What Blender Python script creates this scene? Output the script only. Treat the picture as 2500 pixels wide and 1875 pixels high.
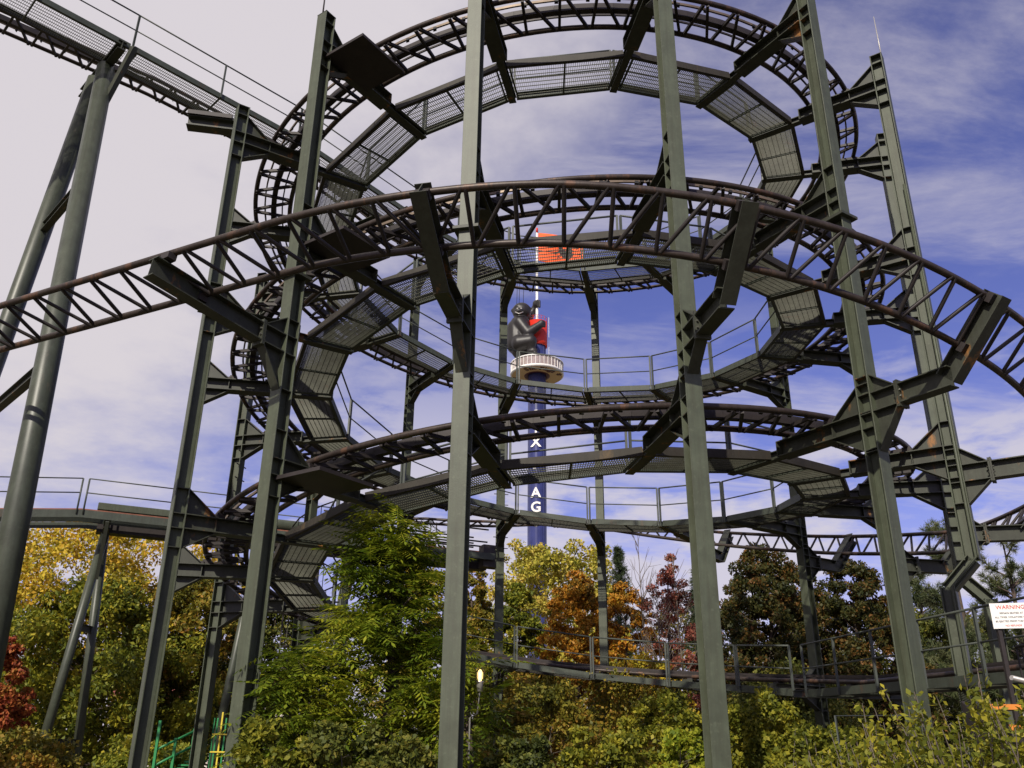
import bpy, bmesh, math, random
import numpy as np
from mathutils import Vector, Matrix, noise as mnoise

for o in list(bpy.data.objects):
    bpy.data.objects.remove(o, do_unlink=True)
scene = bpy.context.scene
COL = scene.collection
R = math.radians

# ------------------------------------------------------------------ camera
F_PX, PITCH, ROLL, ZC = 2133.5, 0.394479, 0.011541, 1.6
_cp, _sp, _cr, _sr = math.cos(PITCH), math.sin(PITCH), math.cos(ROLL), math.sin(ROLL)
FW = np.array([0, _cp, _sp]); _r = np.array([1., 0, 0]); _u = np.array([0, -_sp, _cp])
RT = _r * _cr + _u * _sr
UP = _u * _cr - _r * _sr
cam_data = bpy.data.cameras.new('camera')
cam_data.sensor_width = 36; cam_data.lens = 36 * F_PX / 2500
cam_data.clip_start = 0.1; cam_data.clip_end = 3000
cam = bpy.data.objects.new('camera', cam_data); COL.objects.link(cam)
cam.matrix_world = Matrix(((RT[0], UP[0], -FW[0], 0), (RT[1], UP[1], -FW[1], 0), (RT[2], UP[2], -FW[2], ZC), (0, 0, 0, 1)))
scene.camera = cam

# ------------------------------------------------------------------ sun and sky
SUN_AZ, SUN_EL = R(-20), R(35)          # behind the camera, to its left
sun_dir = Vector((math.sin(SUN_AZ) * math.cos(SUN_EL), -math.cos(SUN_AZ) * math.cos(SUN_EL), math.sin(SUN_EL)))
sl = bpy.data.lights.new('sun', 'SUN'); sl.energy = 5.0; sl.angle = R(0.53); sl.color = (1.0, 0.93, 0.80)
so = bpy.data.objects.new('sun', sl); COL.objects.link(so)
so.rotation_euler = sun_dir.to_track_quat('Z', 'Y').to_euler(); so.location = (0, -20, 60)

world = bpy.data.worlds.new('World'); scene.world = world; world.use_nodes = True
wn, wl = world.node_tree.nodes, world.node_tree.links
for n in list(wn): wn.remove(n)
def W(t, **k):
    n = wn.new(t)
    for a, b in k.items(): setattr(n, a, b)
    return n
def wmath(op, a, b=None, clamp=False):
    n = W('ShaderNodeMath', operation=op, use_clamp=clamp)
    for i, v in enumerate((a, b)):
        if v is None: continue
        if isinstance(v, (int, float)): n.inputs[i].default_value = v
        else: wl.new(v, n.inputs[i])
    return n.outputs[0]
sky = W('ShaderNodeTexSky', sky_type='NISHITA', sun_disc=False, sun_elevation=SUN_EL,
        sun_rotation=math.atan2(sun_dir.x, sun_dir.y), air_density=1.0, dust_density=0.6, ozone_density=3.0)
tc = W('ShaderNodeTexCoord')
sep = W('ShaderNodeSeparateXYZ'); wl.new(tc.outputs['Generated'], sep.inputs[0])
X, Y, Z = sep.outputs
zc = wmath('MAXIMUM', wmath('ADD', Z, 0.12), 0.05)
comb = W('ShaderNodeCombineXYZ')
wl.new(wmath('DIVIDE', X, zc), comb.inputs[0]); wl.new(wmath('DIVIDE', Y, zc), comb.inputs[1])
mp = W('ShaderNodeMapping'); wl.new(comb.outputs[0], mp.inputs[0])
mp.inputs['Rotation'].default_value = (0, 0, R(-24)); mp.inputs['Scale'].default_value = (0.62, 1.7, 1)
n1 = W('ShaderNodeTexNoise'); wl.new(mp.outputs[0], n1.inputs['Vector'])
n1.inputs['Scale'].default_value = 1.7; n1.inputs['Detail'].default_value = 9; n1.inputs['Roughness'].default_value = 0.62; n1.inputs['Distortion'].default_value = 0.55
n2 = W('ShaderNodeTexNoise'); wl.new(comb.outputs[0], n2.inputs['Vector'])
n2.inputs['Scale'].default_value = 1.5; n2.inputs['Detail'].default_value = 7; n2.inputs['Roughness'].default_value = 0.62
# wispy cirrus
def wramp(v, a, b):
    n = W('ShaderNodeMapRange', interpolation_type='SMOOTHSTEP'); wl.new(v, n.inputs[0])
    n.inputs[1].default_value = a; n.inputs[2].default_value = b; return n.outputs[0]
cir = wmath('MULTIPLY', wramp(n1.outputs[0], 0.42, 0.72), 0.66)
# broad cloud bank high over the left of the view
dotl = wmath('ADD', wmath('ADD', wmath('MULTIPLY', X, -.62), wmath('MULTIPLY', Z, 0.77)), wmath('MULTIPLY', Y, .155))
dotl = wmath('ADD', dotl, wmath('MULTIPLY', wmath('SUBTRACT', n2.outputs[0], 0.5), 0.52))
bank = wramp(dotl, 0.46, 0.74)
mp3 = W('ShaderNodeMapping'); wl.new(tc.outputs['Generated'], mp3.inputs[0]); mp3.inputs['Scale'].default_value = (2.4, 2.4, 7.5)
n3 = W('ShaderNodeTexNoise'); wl.new(mp3.outputs[0], n3.inputs['Vector']); n3.inputs['Scale'].default_value = 1.9; n3.inputs['Detail'].default_value = 9; n3.inputs['Roughness'].default_value = .58
low = wmath('MULTIPLY', wramp(n3.outputs[0], 0.45, 0.60), wmath('SUBTRACT', 1.0, wramp(Z, 0.24, 0.50)))
hor = wmath('MULTIPLY', wmath('SUBTRACT', 1.0, wramp(Z, 0.05, 0.27)), .75)
low = wmath('MAXIMUM', low, hor)
mask = wmath('MAXIMUM', wmath('MAXIMUM', cir, bank), wmath('MULTIPLY', low, 0.85), clamp=True)
tint = W('ShaderNodeMixRGB', blend_type='MULTIPLY'); tint.inputs[0].default_value = 1
wl.new(sky.outputs[0], tint.inputs[1]); tint.inputs[2].default_value = (1.04, 0.79, 1.27, 1)
mixc = W('ShaderNodeMixRGB'); wl.new(mask, mixc.inputs[0]); wl.new(tint.outputs[0], mixc.inputs[1]); mixc.inputs[2].default_value = (7.0, 6.55, 6.95, 1)
bg = W('ShaderNodeBackground'); bg.inputs[1].default_value = 0.10; wl.new(mixc.outputs[0], bg.inputs[0])
wo = W('ShaderNodeOutputWorld'); wl.new(bg.outputs[0], wo.inputs[0])

scene.view_settings.view_transform = 'Standard'; scene.view_settings.look = 'None'
scene.view_settings.exposure = 0.0; scene.view_settings.gamma = 1.0

# ------------------------------------------------------------------ helpers
rng = np.random.default_rng(7); random.seed(7)
def vec(*a): return np.array(a, float)
def nrm(v):
    v = np.asarray(v, float); return v / (np.linalg.norm(v) + 1e-12)
ZV = vec(0, 0, 1)
# photo coordinates below are in a 2212 x 1659 picture
def ray(u, v):
    x, y = u / .8848, v / .8848
    d = FW + RT * (x - 1250) / F_PX - UP * (y - 937.5) / F_PX
    return d / math.hypot(d[0], d[1])
def at(u, v, dist):
    d = ray(u, v); return vec(dist * d[0], dist * d[1], ZC + dist * d[2])
def atz(u, v, z):
    d = ray(u, v); s = (z - ZC) / d[2]; return vec(s * d[0], s * d[1], z)

# polar frame of the spiral
CX, CY = 1.12486, 19.96834
ER = np.array([-0.056243, -0.998417]); ET = np.array([0.998417, -0.056243])
def erad(ph): a = R(ph); e = math.cos(a) * ER + math.sin(a) * ET; return vec(e[0], e[1], 0)
def etan(ph): a = R(ph); e = -math.sin(a) * ER + math.cos(a) * ET; return vec(e[0], e[1], 0)
def pol(r, ph, z): e = erad(ph); return vec(CX + r * e[0], CY + r * e[1], z)

def tag(o, label=None, cat=None, group=None, kind=None):
    if label: o['label'] = label
    if cat: o['category'] = cat
    if group: o['group'] = group
    if kind: o['kind'] = kind
    return o
def thing(name, loc, label, cat, group=None):
    o = bpy.data.objects.new(name, None); o.empty_display_size = 0.2; COL.objects.link(o)
    o.location = loc; o['org'] = [float(c) for c in loc]
    return tag(o, label, cat, group)
ORG = {}
def org(o): return ORG.get(o.name, np.zeros(3))
def thing_(*a, **k):
    o = thing(*a, **k); del o['org']; ORG[o.name] = np.array(a[1], float); return o

class MB:
    def __init__(s): s.v = []; s.f = []; s.sm = False
    def hexa(s, p0, p1, side, up, w, h):
        """bar from p0 to p1, width w along side, height h along up"""
        p0, p1, a, b = map(lambda q: np.asarray(q, float), (p0, p1, side, up))
        a = nrm(a) * w / 2; b = nrm(b) * h / 2; k = len(s.v)
        for p in (p0, p1):
            s.v += [p - a - b, p + a - b, p + a + b, p - a + b]
        s.f += [(k, k+3, k+2, k+1), (k+4, k+5, k+6, k+7), (k, k+1, k+5, k+4), (k+1, k+2, k+6, k+5), (k+2, k+3, k+7, k+6), (k+3, k, k+4, k+7)]
        return s
    def bar(s, p0, p1, w, h=None, ref=ZV):
        d = nrm(np.asarray(p1) - np.asarray(p0)); ref = np.asarray(ref, float)
        if abs(d @ nrm(ref)) > .98: ref = vec(1, 0, 0)
        side = nrm(np.cross(d, ref)); up = np.cross(side, d)
        return s.hexa(p0, p1, side, up, w, h or w)
    def box(s, c, sx, sy, sz, ax=None, ay=None):
        ax = vec(1, 0, 0) if ax is None else nrm(ax); ay = vec(0, 1, 0) if ay is None else nrm(ay)
        az = np.cross(ax, ay); c = np.asarray(c, float)
        return s.hexa(c - az * sz / 2, c + az * sz / 2, ax, ay, sx, sy)
    def ibeam(s, p0, p1, side, up, width, depth, tf=.02, tw=.014):
        p0, p1 = np.asarray(p0, float), np.asarray(p1, float); up = nrm(up)
        o = up * (depth - tf) / 2
        s.hexa(p0 + o, p1 + o, side, up, width, tf); s.hexa(p0 - o, p1 - o, side, up, width, tf)
        s.hexa(p0, p1, side, up, tw, depth - 2 * tf); return s
    def plate(s, pts, nv, th):
        nv = nrm(nv) * th / 2; k = len(s.v); n = len(pts)
        s.v += [np.asarray(p, float) - nv for p in pts] + [np.asarray(p, float) + nv for p in pts]
        s.f += [tuple(range(k + n - 1, k - 1, -1)), tuple(range(k + n, k + 2 * n))]
        for i in range(n):
            j = (i + 1) % n; s.f.append((k + i, k + j, k + n + j, k + n + i))
        return s
    def tube(s, pts, r, n=8, cap=True, ref=ZV):
        pts = np.asarray(pts, float); N = len(pts); k = len(s.v)
        rr = np.broadcast_to(np.asarray(r, float), (N,))
        for i in range(N):
            d = nrm(pts[min(i + 1, N - 1)] - pts[max(i - 1, 0)])
            q = ref if abs(d @ ref) < .95 else vec(1, 0, 0)
            a = nrm(np.cross(d, q)); b = np.cross(a, d)
            for j in range(n):
                t = 2 * math.pi * j / n; s.v.append(pts[i] + (a * math.cos(t) + b * math.sin(t)) * rr[i])
        for i in range(N - 1):
            for j in range(n):
                j2 = (j + 1) % n; s.f.append((k + i*n + j, k + (i+1)*n + j, k + (i+1)*n + j2, k + i*n + j2))
        if cap:
            s.f.append(tuple(k + j for j in range(n))); s.f.append(tuple(k + (N-1)*n + j for j in range(n - 1, -1, -1)))
        s.sm = True; return s
    def build(s, name, mat, parent=None, smooth=None, bevel=0):
        me = bpy.data.meshes.new(name); off = org(parent) if parent else np.zeros(3)
        me.from_pydata([tuple(p - off) for p in s.v], [], s.f); me.update()
        me.materials.append(mat)
        if smooth if smooth is not None else s.sm:
            me.polygons.foreach_set('use_smooth', [len(p.vertices) == 4 for p in me.polygons])
        o = bpy.data.objects.new(name, me); COL.objects.link(o)
        if parent: o.parent = parent; ORG[o.name] = off
        if bevel:
            b = o.modifiers.new('bevel', 'BEVEL'); b.width = bevel; b.segments = 1; b.limit_method = 'ANGLE'
        return o
def npmesh(name, verts, faces, mat, parent=None, smooth=False):
    """verts (N,3), faces (M,k) arrays"""
    off = org(parent) if parent else np.zeros(3)
    me = bpy.data.meshes.new(name); M, k = faces.shape
    me.vertices.add(len(verts)); me.vertices.foreach_set('co', (verts - off).astype(np.float32).ravel())
    me.loops.add(M * k); me.loops.foreach_set('vertex_index', faces.astype(np.int32).ravel())
    me.polygons.add(M); me.polygons.foreach_set('loop_start', np.arange(0, M * k, k, dtype=np.int32))
    me.polygons.foreach_set('loop_total', np.full(M, k, np.int32))
    if smooth: me.polygons.foreach_set('use_smooth', np.ones(M, bool))
    me.update(calc_edges=True); me.validate(); me.materials.append(mat)
    o = bpy.data.objects.new(name, me); COL.objects.link(o)
    if parent: o.parent = parent; ORG[o.name] = off
    return o
# one shared unit bar (length 1 along z), scaled per copy
def unit_mesh(name, mat, n):
    m = MB()
    if n == 4: m.hexa((0, 0, 0), (0, 0, 1), (1, 0, 0), (0, 1, 0), 1, 1)
    else: m.tube([(0, 0, 0), (0, 0, 1)], .5, n, ref=vec(1, 0, 0))
    me = bpy.data.meshes.new(name); me.from_pydata([tuple(p) for p in m.v], [], m.f); me.update(); me.materials.append(mat)
    if n != 4: me.polygons.foreach_set('use_smooth', [len(p.vertices) == 4 for p in me.polygons])
    return me
def unit_bar(name, me, p0, p1, w, h, parent, ref=ZV):
    d = np.asarray(p1) - np.asarray(p0); L = np.linalg.norm(d); z = d / L
    x = np.cross(z, ref); x = nrm(x) if np.linalg.norm(x) > .05 else vec(1, 0, 0); y = np.cross(z, x)
    q = np.asarray(p0) - org(parent)
    o = bpy.data.objects.new(name, me); COL.objects.link(o); o.parent = parent
    o.matrix_local = Matrix(((x[0]*w, y[0]*h, z[0]*L, q[0]), (x[1]*w, y[1]*h, z[1]*L, q[1]), (x[2]*w, y[2]*h, z[2]*L, q[2]), (0, 0, 0, 1)))
    return o

# ------------------------------------------------------------------ materials
def mat_new(name):
    m = bpy.data.materials.new(name); m.use_nodes = True
    nt = m.node_tree; return m, nt, nt.nodes['Principled BSDF']
def paint(name, base, var=.25, rough=.55, metal=0., rust=None, rust_lo=.62, scale=3., bump=.15, spec=.4, fine=45.):
    m, nt, b = mat_new(name); N, L = nt.nodes, nt.links
    t = N.new('ShaderNodeTexCoord')
    g = N.new('ShaderNodeNewGeometry')
    no = N.new('ShaderNodeTexNoise'); no.inputs['Scale'].default_value = scale; no.inputs['Detail'].default_value = 8; no.inputs['Roughness'].default_value = .65
    L.new(g.outputs['Position'], no.inputs['Vector'])
    cr = N.new('ShaderNodeValToRGB'); L.new(no.outputs[0], cr.inputs[0])
    d = [max(0, c * (1 - var)) for c in base]; l = [min(1, c * (1 + var)) for c in base]
    cr.color_ramp.elements[0].position = .3; cr.color_ramp.elements[0].color = (*d, 1)
    cr.color_ramp.elements[1].position = .7; cr.color_ramp.elements[1].color = (*l, 1)
    out = cr.outputs[0]
    if rust:
        ms = N.new('ShaderNodeMapping'); ms.inputs['Scale'].default_value = (9, 9, .55); L.new(g.outputs['Position'], ms.inputs[0])
        ns = N.new('ShaderNodeTexNoise'); ns.inputs['Scale'].default_value = 1.6; ns.inputs['Detail'].default_value = 6; ns.inputs['Roughness'].default_value = .7; L.new(ms.outputs[0], ns.inputs['Vector'])
        rs = N.new('ShaderNodeMapRange'); rs.inputs[1].default_value = .42; rs.inputs[2].default_value = .72; rs.inputs[3].default_value = 0.; rs.inputs[4].default_value = .6; L.new(ns.outputs[0], rs.inputs[0])
        mg = N.new('ShaderNodeMixRGB'); L.new(rs.outputs[0], mg.inputs[0]); L.new(out, mg.inputs[1]); mg.inputs[2].default_value = (base[0] * .62, base[1] * .52, base[2] * .5, 1); out = mg.outputs[0]
        nf = N.new('ShaderNodeTexNoise'); nf.inputs['Scale'].default_value = 16; nf.inputs['Detail'].default_value = 5; L.new(g.outputs['Position'], nf.inputs['Vector'])
        rf = N.new('ShaderNodeMapRange'); rf.inputs[1].default_value = .60; rf.inputs[2].default_value = .70; rf.inputs[3].default_value = 0.; rf.inputs[4].default_value = .45; L.new(nf.outputs[0], rf.inputs[0])
        mf = N.new('ShaderNodeMixRGB'); L.new(rf.outputs[0], mf.inputs[0]); L.new(out, mf.inputs[1]); mf.inputs[2].default_value = (base[0] * 1.5, base[1] * 1.45, base[2] * 1.5, 1); out = mf.outputs[0]
        mp = N.new('ShaderNodeMapping'); mp.inputs['Scale'].default_value = (1, 1, .35); L.new(g.outputs['Position'], mp.inputs[0])
        n2 = N.new('ShaderNodeTexNoise'); n2.inputs['Scale'].default_value = 2.3; n2.inputs['Detail'].default_value = 10; n2.inputs['Roughness'].default_value = .7
        L.new(mp.outputs[0], n2.inputs['Vector'])
        mr = N.new('ShaderNodeMapRange'); mr.inputs[1].default_value = rust_lo; mr.inputs[2].default_value = rust_lo + .08; L.new(n2.outputs[0], mr.inputs[0])
        mx = N.new('ShaderNodeMixRGB'); L.new(mr.outputs[0], mx.inputs[0]); L.new(out, mx.inputs[1]); mx.inputs[2].default_value = (*rust, 1); out = mx.outputs[0]
    L.new(out, b.inputs['Base Color'])
    b.inputs['Roughness'].default_value = rough; b.inputs['Metallic'].default_value = metal; b.inputs['Specular IOR Level'].default_value = spec
    if bump:
        n3 = N.new('ShaderNodeTexNoise'); n3.inputs['Scale'].default_value = fine; n3.inputs['Detail'].default_value = 4; L.new(g.outputs['Position'], n3.inputs['Vector'])
        bp = N.new('ShaderNodeBump'); bp.inputs['Strength'].default_value = bump; bp.inputs['Distance'].default_value = .004
        L.new(n3.outputs[0], bp.inputs['Height']); L.new(bp.outputs[0], b.inputs['Normal'])
    return m
def leafmat(name, cols, trans=.3, rough=.55, clump=.8):
    """colours spread per leaf and in soft drifts through the crown"""
    m, nt, b = mat_new(name); N, L = nt.nodes, nt.links
    g = N.new('ShaderNodeNewGeometry')
    no = N.new('ShaderNodeTexNoise'); no.inputs['Scale'].default_value = clump; no.inputs['Detail'].default_value = 3; L.new(g.outputs['Position'], no.inputs['Vector'])
    ad = N.new('ShaderNodeMath'); ad.operation = 'MULTIPLY_ADD'; L.new(no.outputs[0], ad.inputs[0]); ad.inputs[1].default_value = 1.5; ad.inputs[2].default_value = -.55
    a2 = N.new('ShaderNodeMath'); a2.operation = 'MULTIPLY_ADD'; L.new(g.outputs['Random Per Island'], a2.inputs[0]); a2.inputs[1].default_value = .6; L.new(ad.outputs[0], a2.inputs[2])
    cr = N.new('ShaderNodeValToRGB'); L.new(a2.outputs[0], cr.inputs[0])
    e = cr.color_ramp.elements
    while len(e) < len(cols): e.new(.5)
    for i, c in enumerate(cols):
        e[i].position = .12 + .76 * i / max(1, len(cols) - 1); e[i].color = (*[min(.9, q * 1.35) for q in c], 1)
    L.new(cr.outputs[0], b.inputs['Base Color']); b.inputs['Roughness'].default_value = rough; b.inputs['Specular IOR Level'].default_value = .25
    tr = N.new('ShaderNodeBsdfTranslucent'); L.new(cr.outputs[0], tr.inputs[0])
    mx = N.new('ShaderNodeMixShader'); mx.inputs[0].default_value = trans
    L.new(b.outputs[0], mx.inputs[1]); L.new(tr.outputs[0], mx.inputs[2])
    L.new(mx.outputs[0], nt.nodes['Material Output'].inputs[0])
    return m
def plain(name, col, rough=.5, metal=0., spec=.4): return paint(name, col, .1, rough, metal, bump=0, spec=spec)
RUST = (.20, .075, .025)
M = {}
M['green'] = paint('green_steel_paint', (.064, .075, .048), .22, .50, rust=(.095, .06, .035), rust_lo=.66)
M['green2'] = paint('shaded_green_paint', (.040, .044, .031), .25, .55, rust=(.26, .115, .03), rust_lo=.60)  # column green made darker: shade on the brackets is put into the colour
M['rail'] = paint('brown_rail_steel', (.044, .033, .027), .4, .45, .3, rust=(.11, .06, .038), rust_lo=.55, scale=5)
M['tie'] = paint('dark_tie_steel', (.024, .019, .018), .35, .55, .2)
M['dark'] = paint('dark_brown_steel', (.030, .024, .023), .3, .55, .1)
M['grate'] = paint('steel_grating', (.062, .064, .046), .3, .6, .2, rust=(.07, .045, .03), rust_lo=.62)
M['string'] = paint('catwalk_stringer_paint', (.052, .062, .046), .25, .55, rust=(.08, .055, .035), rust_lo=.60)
M['stringd'] = paint('dark_brown_stringer', (.032, .028, .022), .3, .6, rust=(.09, .06, .03), rust_lo=.60)  # outer stringers, darker and browner than the inner ones
M['hand'] = paint('handrail_paint', (.060, .068, .058), .2, .5)
M['copper'] = paint('conductor_bar', (.16, .12, .085), .3, .5, .4)
M['pipe'] = paint('green_pipe_paint', (.048, .056, .038), .25, .42, rust=(.10, .085, .06), rust_lo=.62)
M['bolt'] = paint('bolt_steel', (.10, .10, .085), .3, .45, .5)
M['trunk'] = paint('bark', (.075, .055, .042), .4, .9, scale=6, bump=.6, fine=18)
M['trunkg'] = paint('grey_bark', (.13, .105, .085), .35, .9, scale=6, bump=.6, fine=18)
M['white'] = paint('white_paint', (.74, .72, .68), .06, .45, bump=0)
M['red'] = paint('red_tank_paint', (.55, .028, .014), .12, .4, bump=0, scale=.8)
M['blue'] = paint('navy_tower_paint', (.028, .035, .13), .35, .3, bump=0, scale=.35)
M['cream'] = paint('cream_underside_paint', (.80, .56, .30), .05, .5, bump=0)
M['letterd'] = plain('dark_red_lettering', (.10, .025, .035))
M['galv'] = paint('galvanised_steel', (.42, .40, .37), .15, .4, .5, bump=0)
M['orange'] = paint('orange_marking', (.55, .19, .03), .25, .6)
M['ylw'] = paint('yellow_paint', (.62, .48, .04), .12, .45)
M['kgreen'] = paint('bright_green_paint', (.02, .20, .06), .15, .45)
M['black'] = plain('matt_black', (.015, .014, .014), .6)
M['wall'] = paint('pale_render', (.66, .60, .55), .1, .85, scale=1.2)
M['roofg'] = paint('teal_roof_sheet', (.06, .22, .15), .2, .5)
M['brickp'] = paint('dull_red_board', (.30, .09, .07), .2, .7)
M['cabglass'] = paint('cabin_glass_painted_reflection', (.30, .24, .22), .35, .12, 0, bump=0, spec=.7, scale=1.5)  # bright reflections in the windows are put into the base colour
M['rustrail'] = paint('rust_red_rail', (.17, .062, .035), .35, .6, .1)
M['glass'] = paint('dark_glass', (.03, .035, .05), .2, .08, 0, bump=0, spec=.8)

# ------------------------------------------------------------------ ground
m = MB(); n = 44; half = 900
gx = np.concatenate([-np.geomspace(half, 2, n // 2), np.geomspace(2, half, n // 2)])
for iy, y in enumerate(gx):
    for ix, x in enumerate(gx):
        m.v.append(vec(x, y + 15, -.02 + .05 * mnoise.noise((x * .3, y * .3, 0)) if abs(x) < 60 and abs(y) < 60 else -.05))
for iy in range(n - 1):
    for ix in range(n - 1):
        k = iy * n + ix; m.f.append((k, k + 1, k + n + 1, k + n))
gm = paint('mulch_and_grass', (.10, .088, .055), .5, .95, scale=.9, bump=.8, fine=9)
tag(m.build('ground', gm, smooth=True), kind='structure')

# ------------------------------------------------------------------ the spiral: heights and radii, from the photograph
PHI0 = -9.3167
COLPHI = [PHI0 + 22.5 * i for i in range(16)]
def wrap(p): return (p + 180) % 360 - 180
_ZP = np.array([-1020, -909, -720, -549, -360, -189, 0, 171, 198, 228])
_ZV = np.array([2.72, 3.72, 6.27, 8.06, 10.44, 12.25, 14.62, 16.60, 16.86, 17.26])
_g = np.linspace(-1080, 240, 1321)
_raw = np.interp(_g, _ZP, _ZV); _raw[_g < -1020] = 2.66 + (_g[_g < -1020] + 1020) * .0085; _raw[_g > 228] = 17.26 + (_g[_g > 228] - 228) * .0125
_k = np.hanning(91); _k /= _k.sum()
_sm = np.convolve(np.pad(_raw, 45, mode='reflect', reflect_type='odd'), _k, mode='valid')
def zrail(P): return float(np.interp(P, _g, _sm))
PTOP, PBOT = 228., -982.
RO, RI, RWO, RWI = 7.68, 6.86, 6.46, 5.46
RC = 8.553
EX_E, EX_T = erad(228), etan(228)
def exit_pt(r, s, dz=0):      # straight run leaving the top of the spiral
    z0 = zrail(228); z = z0 + .74 * (1 - math.exp(-s / 2.2))
    p = vec(CX, CY, 0) + EX_E * r + EX_T * s; p[2] = z + dz; return p
EN_P = PBOT                     # straight run entering at the bottom
def entry_pt(r, s, dz=0):
    p = pol(r, EN_P, 0) - etan(EN_P) * s; p[2] = zrail(EN_P) - .022 * s + dz; return p
def track_pt(r, t, dz=0):
    """t: arc length in degrees; below PBOT and above PTOP the run goes straight (1 deg = .1257 m)"""
    if t > PTOP:
        s = (t - PTOP) * .1257; return exit_pt(r, s, dz + .34 * min(1, s / 4) * (1 - max(0, min(1, (s - 8.5) / 4))))
    if t < PBOT: return entry_pt(r, (PBOT - t) * .1257, dz)
    return pol(r, t, zrail(t) + dz)
T0, T1 = PBOT - 95, PTOP + 155

# ------------------------------------------------------------------ lift track
root = thing_('lift_track', pol(7.27, 13, 0), 'brown two-rail track winding up the inside of the green columns in a spiral', 'track')
ts = np.arange(T0, T1, 2.)
MB().tube([track_pt(RO, t, .03) for t in ts], .053, 10).build('outer_rail', M['rail'], root)
MB().tube([track_pt(RI, t, -.03) for t in ts], .053, 10).build('inner_rail', M['rail'], root)
def strip(r, w, h, dz, t0, t1, step=3.):
    mb = MB(); tt = np.arange(t0, t1, step)
    for a, b in zip(tt[:-1], tt[1:]):
        p, q = track_pt(r, a, dz), track_pt(r, b, dz); mb.hexa(p, q, nrm(np.cross(q - p, ZV)), ZV, w, h)
    return mb
strip(7.25, .12, .15, .055, T0, T1).build('drive_beam', M['dark'], root)
strip(7.46, .035, .05, .10, T0, T1).build('conductor_bar', M['copper'], root)
strip(7.05, .03, .04, .09, T0, T1).build('conductor_bar', M['dark'], root)
mb = MB()                                                     # insulators along the conductor bar
for t in np.arange(T0 + 1, T1, 4.6):
    p = track_pt(7.46, t, .065); mb.box(p, .07, .07, .05, etan(t))
o = mb.build('insulator', M['black'], root); tag(o, kind='stuff')
tie_me = unit_mesh('tie', M['tie'], 4)
STEP = 5.3; ties = []; i = 0; t = T0 + 2
while t < T1 - STEP:
    ties.append((track_pt(RO, t, -.03), track_pt(RI, t, -.06)))
    ties.append((track_pt(RO, t + .6, -.03), track_pt(RI, t + STEP - .6, -.06)))
    t += STEP
campos = vec(0, 0, ZC)
order = sorted(range(len(ties)), key=lambda i: np.linalg.norm((ties[i][0] + ties[i][1]) / 2 - campos))
near = set(order[:298]); mb = MB()
for i, (a, b) in enumerate(ties):
    if i in near: unit_bar('tie', tie_me, a, b, .055, .062, root)
    else: mb.bar(a, b, .055, .062)
tag(mb.build('tie_far', M['tie'], root), kind='stuff').name = 'ties_beyond'

# ------------------------------------------------------------------ outer, banked track
_op = np.array([-60, -22, 0, 13, 23, 36, 58, 81, 103, 126, 148, 165])
_oz = np.array([8.02, 8.08, 8.06, 7.86, 7.66, 7.34, 6.92, 6.50, 6.50, 7.22, 8.0, 8.6])
_ob = np.array([22, 27, 43, 46, 47, 47, 47, 47, 47, 47, 42, 30])
_og = np.linspace(-60, 165, 451)
def _sm2(v):
    r = np.interp(_og, _op, v); k = np.hanning(31); k /= k.sum()
    return np.convolve(np.pad(r, 15, mode='reflect', reflect_type='odd'), k, mode='valid')
_ozs, _obs = _sm2(_oz), _sm2(_ob)
OR, OG = 10.30, .39
def outer_frame(t):
    """t in degrees round the spiral; before -22 and after 150 the track runs straight on"""
    z = float(np.interp(t, _og, _ozs)); b = R(float(np.interp(t, _og, _obs)))
    if t < -22:
        s = (t + 22) * .1797; c = pol(OR, -22, 0) + etan(-22) * s; e = erad(-22); z = 8.08 + s * .02
    elif t > 150:
        s = (t - 150) * .1797
        A, B = pol(OR, 150, 0), vec(-3.2, 33.0, 0); TA, TB = etan(150), nrm(vec(-.95, .02, 0)); L = 10.6
        u = min(s / L, 1.0); h = [2*u**3 - 3*u**2 + 1, u**3 - 2*u**2 + u, -2*u**3 + 3*u**2, u**3 - u**2]
        c = h[0]*A + h[1]*TA*L + h[2]*B + h[3]*TB*L
        d = nrm((6*u*u - 6*u)*A + (3*u*u - 4*u + 1)*TA*L + (6*u - 6*u*u)*B + (3*u*u - 2*u)*TB*L)
        e = -np.cross(d, ZV) * -1; e = nrm(np.cross(ZV, d)) * -1
        z = float(np.interp(s, [0, 2, 5, 10.6, 20], [8.07, 8.5, 9.2, 9.6, 9.5])); b = R(42 * max(0, 1 - (t - 150) / 45))
        if s > L: c = B + TB * (s - L); e = nrm(np.cross(ZV, TB)) * -1
    else:
        c = pol(OR, t, 0); e = erad(t)
    c = c.copy(); c[2] = z
    return c, e, b
def outer_pt(t, side, dn=0):
    c, e, b = outer_frame(t); a = e * math.cos(b) + ZV * math.sin(b); nn = ZV * math.cos(b) - e * math.sin(b)
    return c + a * OG * side + nn * dn
OT0, OT1 = -22 - 75, 232
root = thing_('descending_track', pol(OR, 13, 0), 'rust-brown banked track curving round the outside of the columns across the picture', 'track')
ts = np.arange(OT0, OT1 + .1, 1.5)
MB().tube([outer_pt(t, 1) for t in ts], .053, 12).build('upper_rail', M['rail'], root)
MB().tube([outer_pt(t, -1) for t in ts], .053, 12).build('lower_rail', M['rail'], root)
tieo = unit_mesh('lacing_bar', M['tie'], 8); t = OT0 + 1; ST = 3.45; k = 0
while t < OT1 - ST:
    unit_bar('lacing_bar', tieo, outer_pt(t, 1, -.03), outer_pt(t, -1, -.03), .062, .062, root)
    if t > -12: unit_bar('lacing_bar', tieo, outer_pt(t + .35, -1, -.03), outer_pt(t + ST - .35, 1, -.03), .062, .062, root)
    else: unit_bar('lacing_bar', tieo, outer_pt(t + .35, 1, -.03), outer_pt(t + ST - .35, -1, -.03), .062, .062, root)
    t += ST

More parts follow.
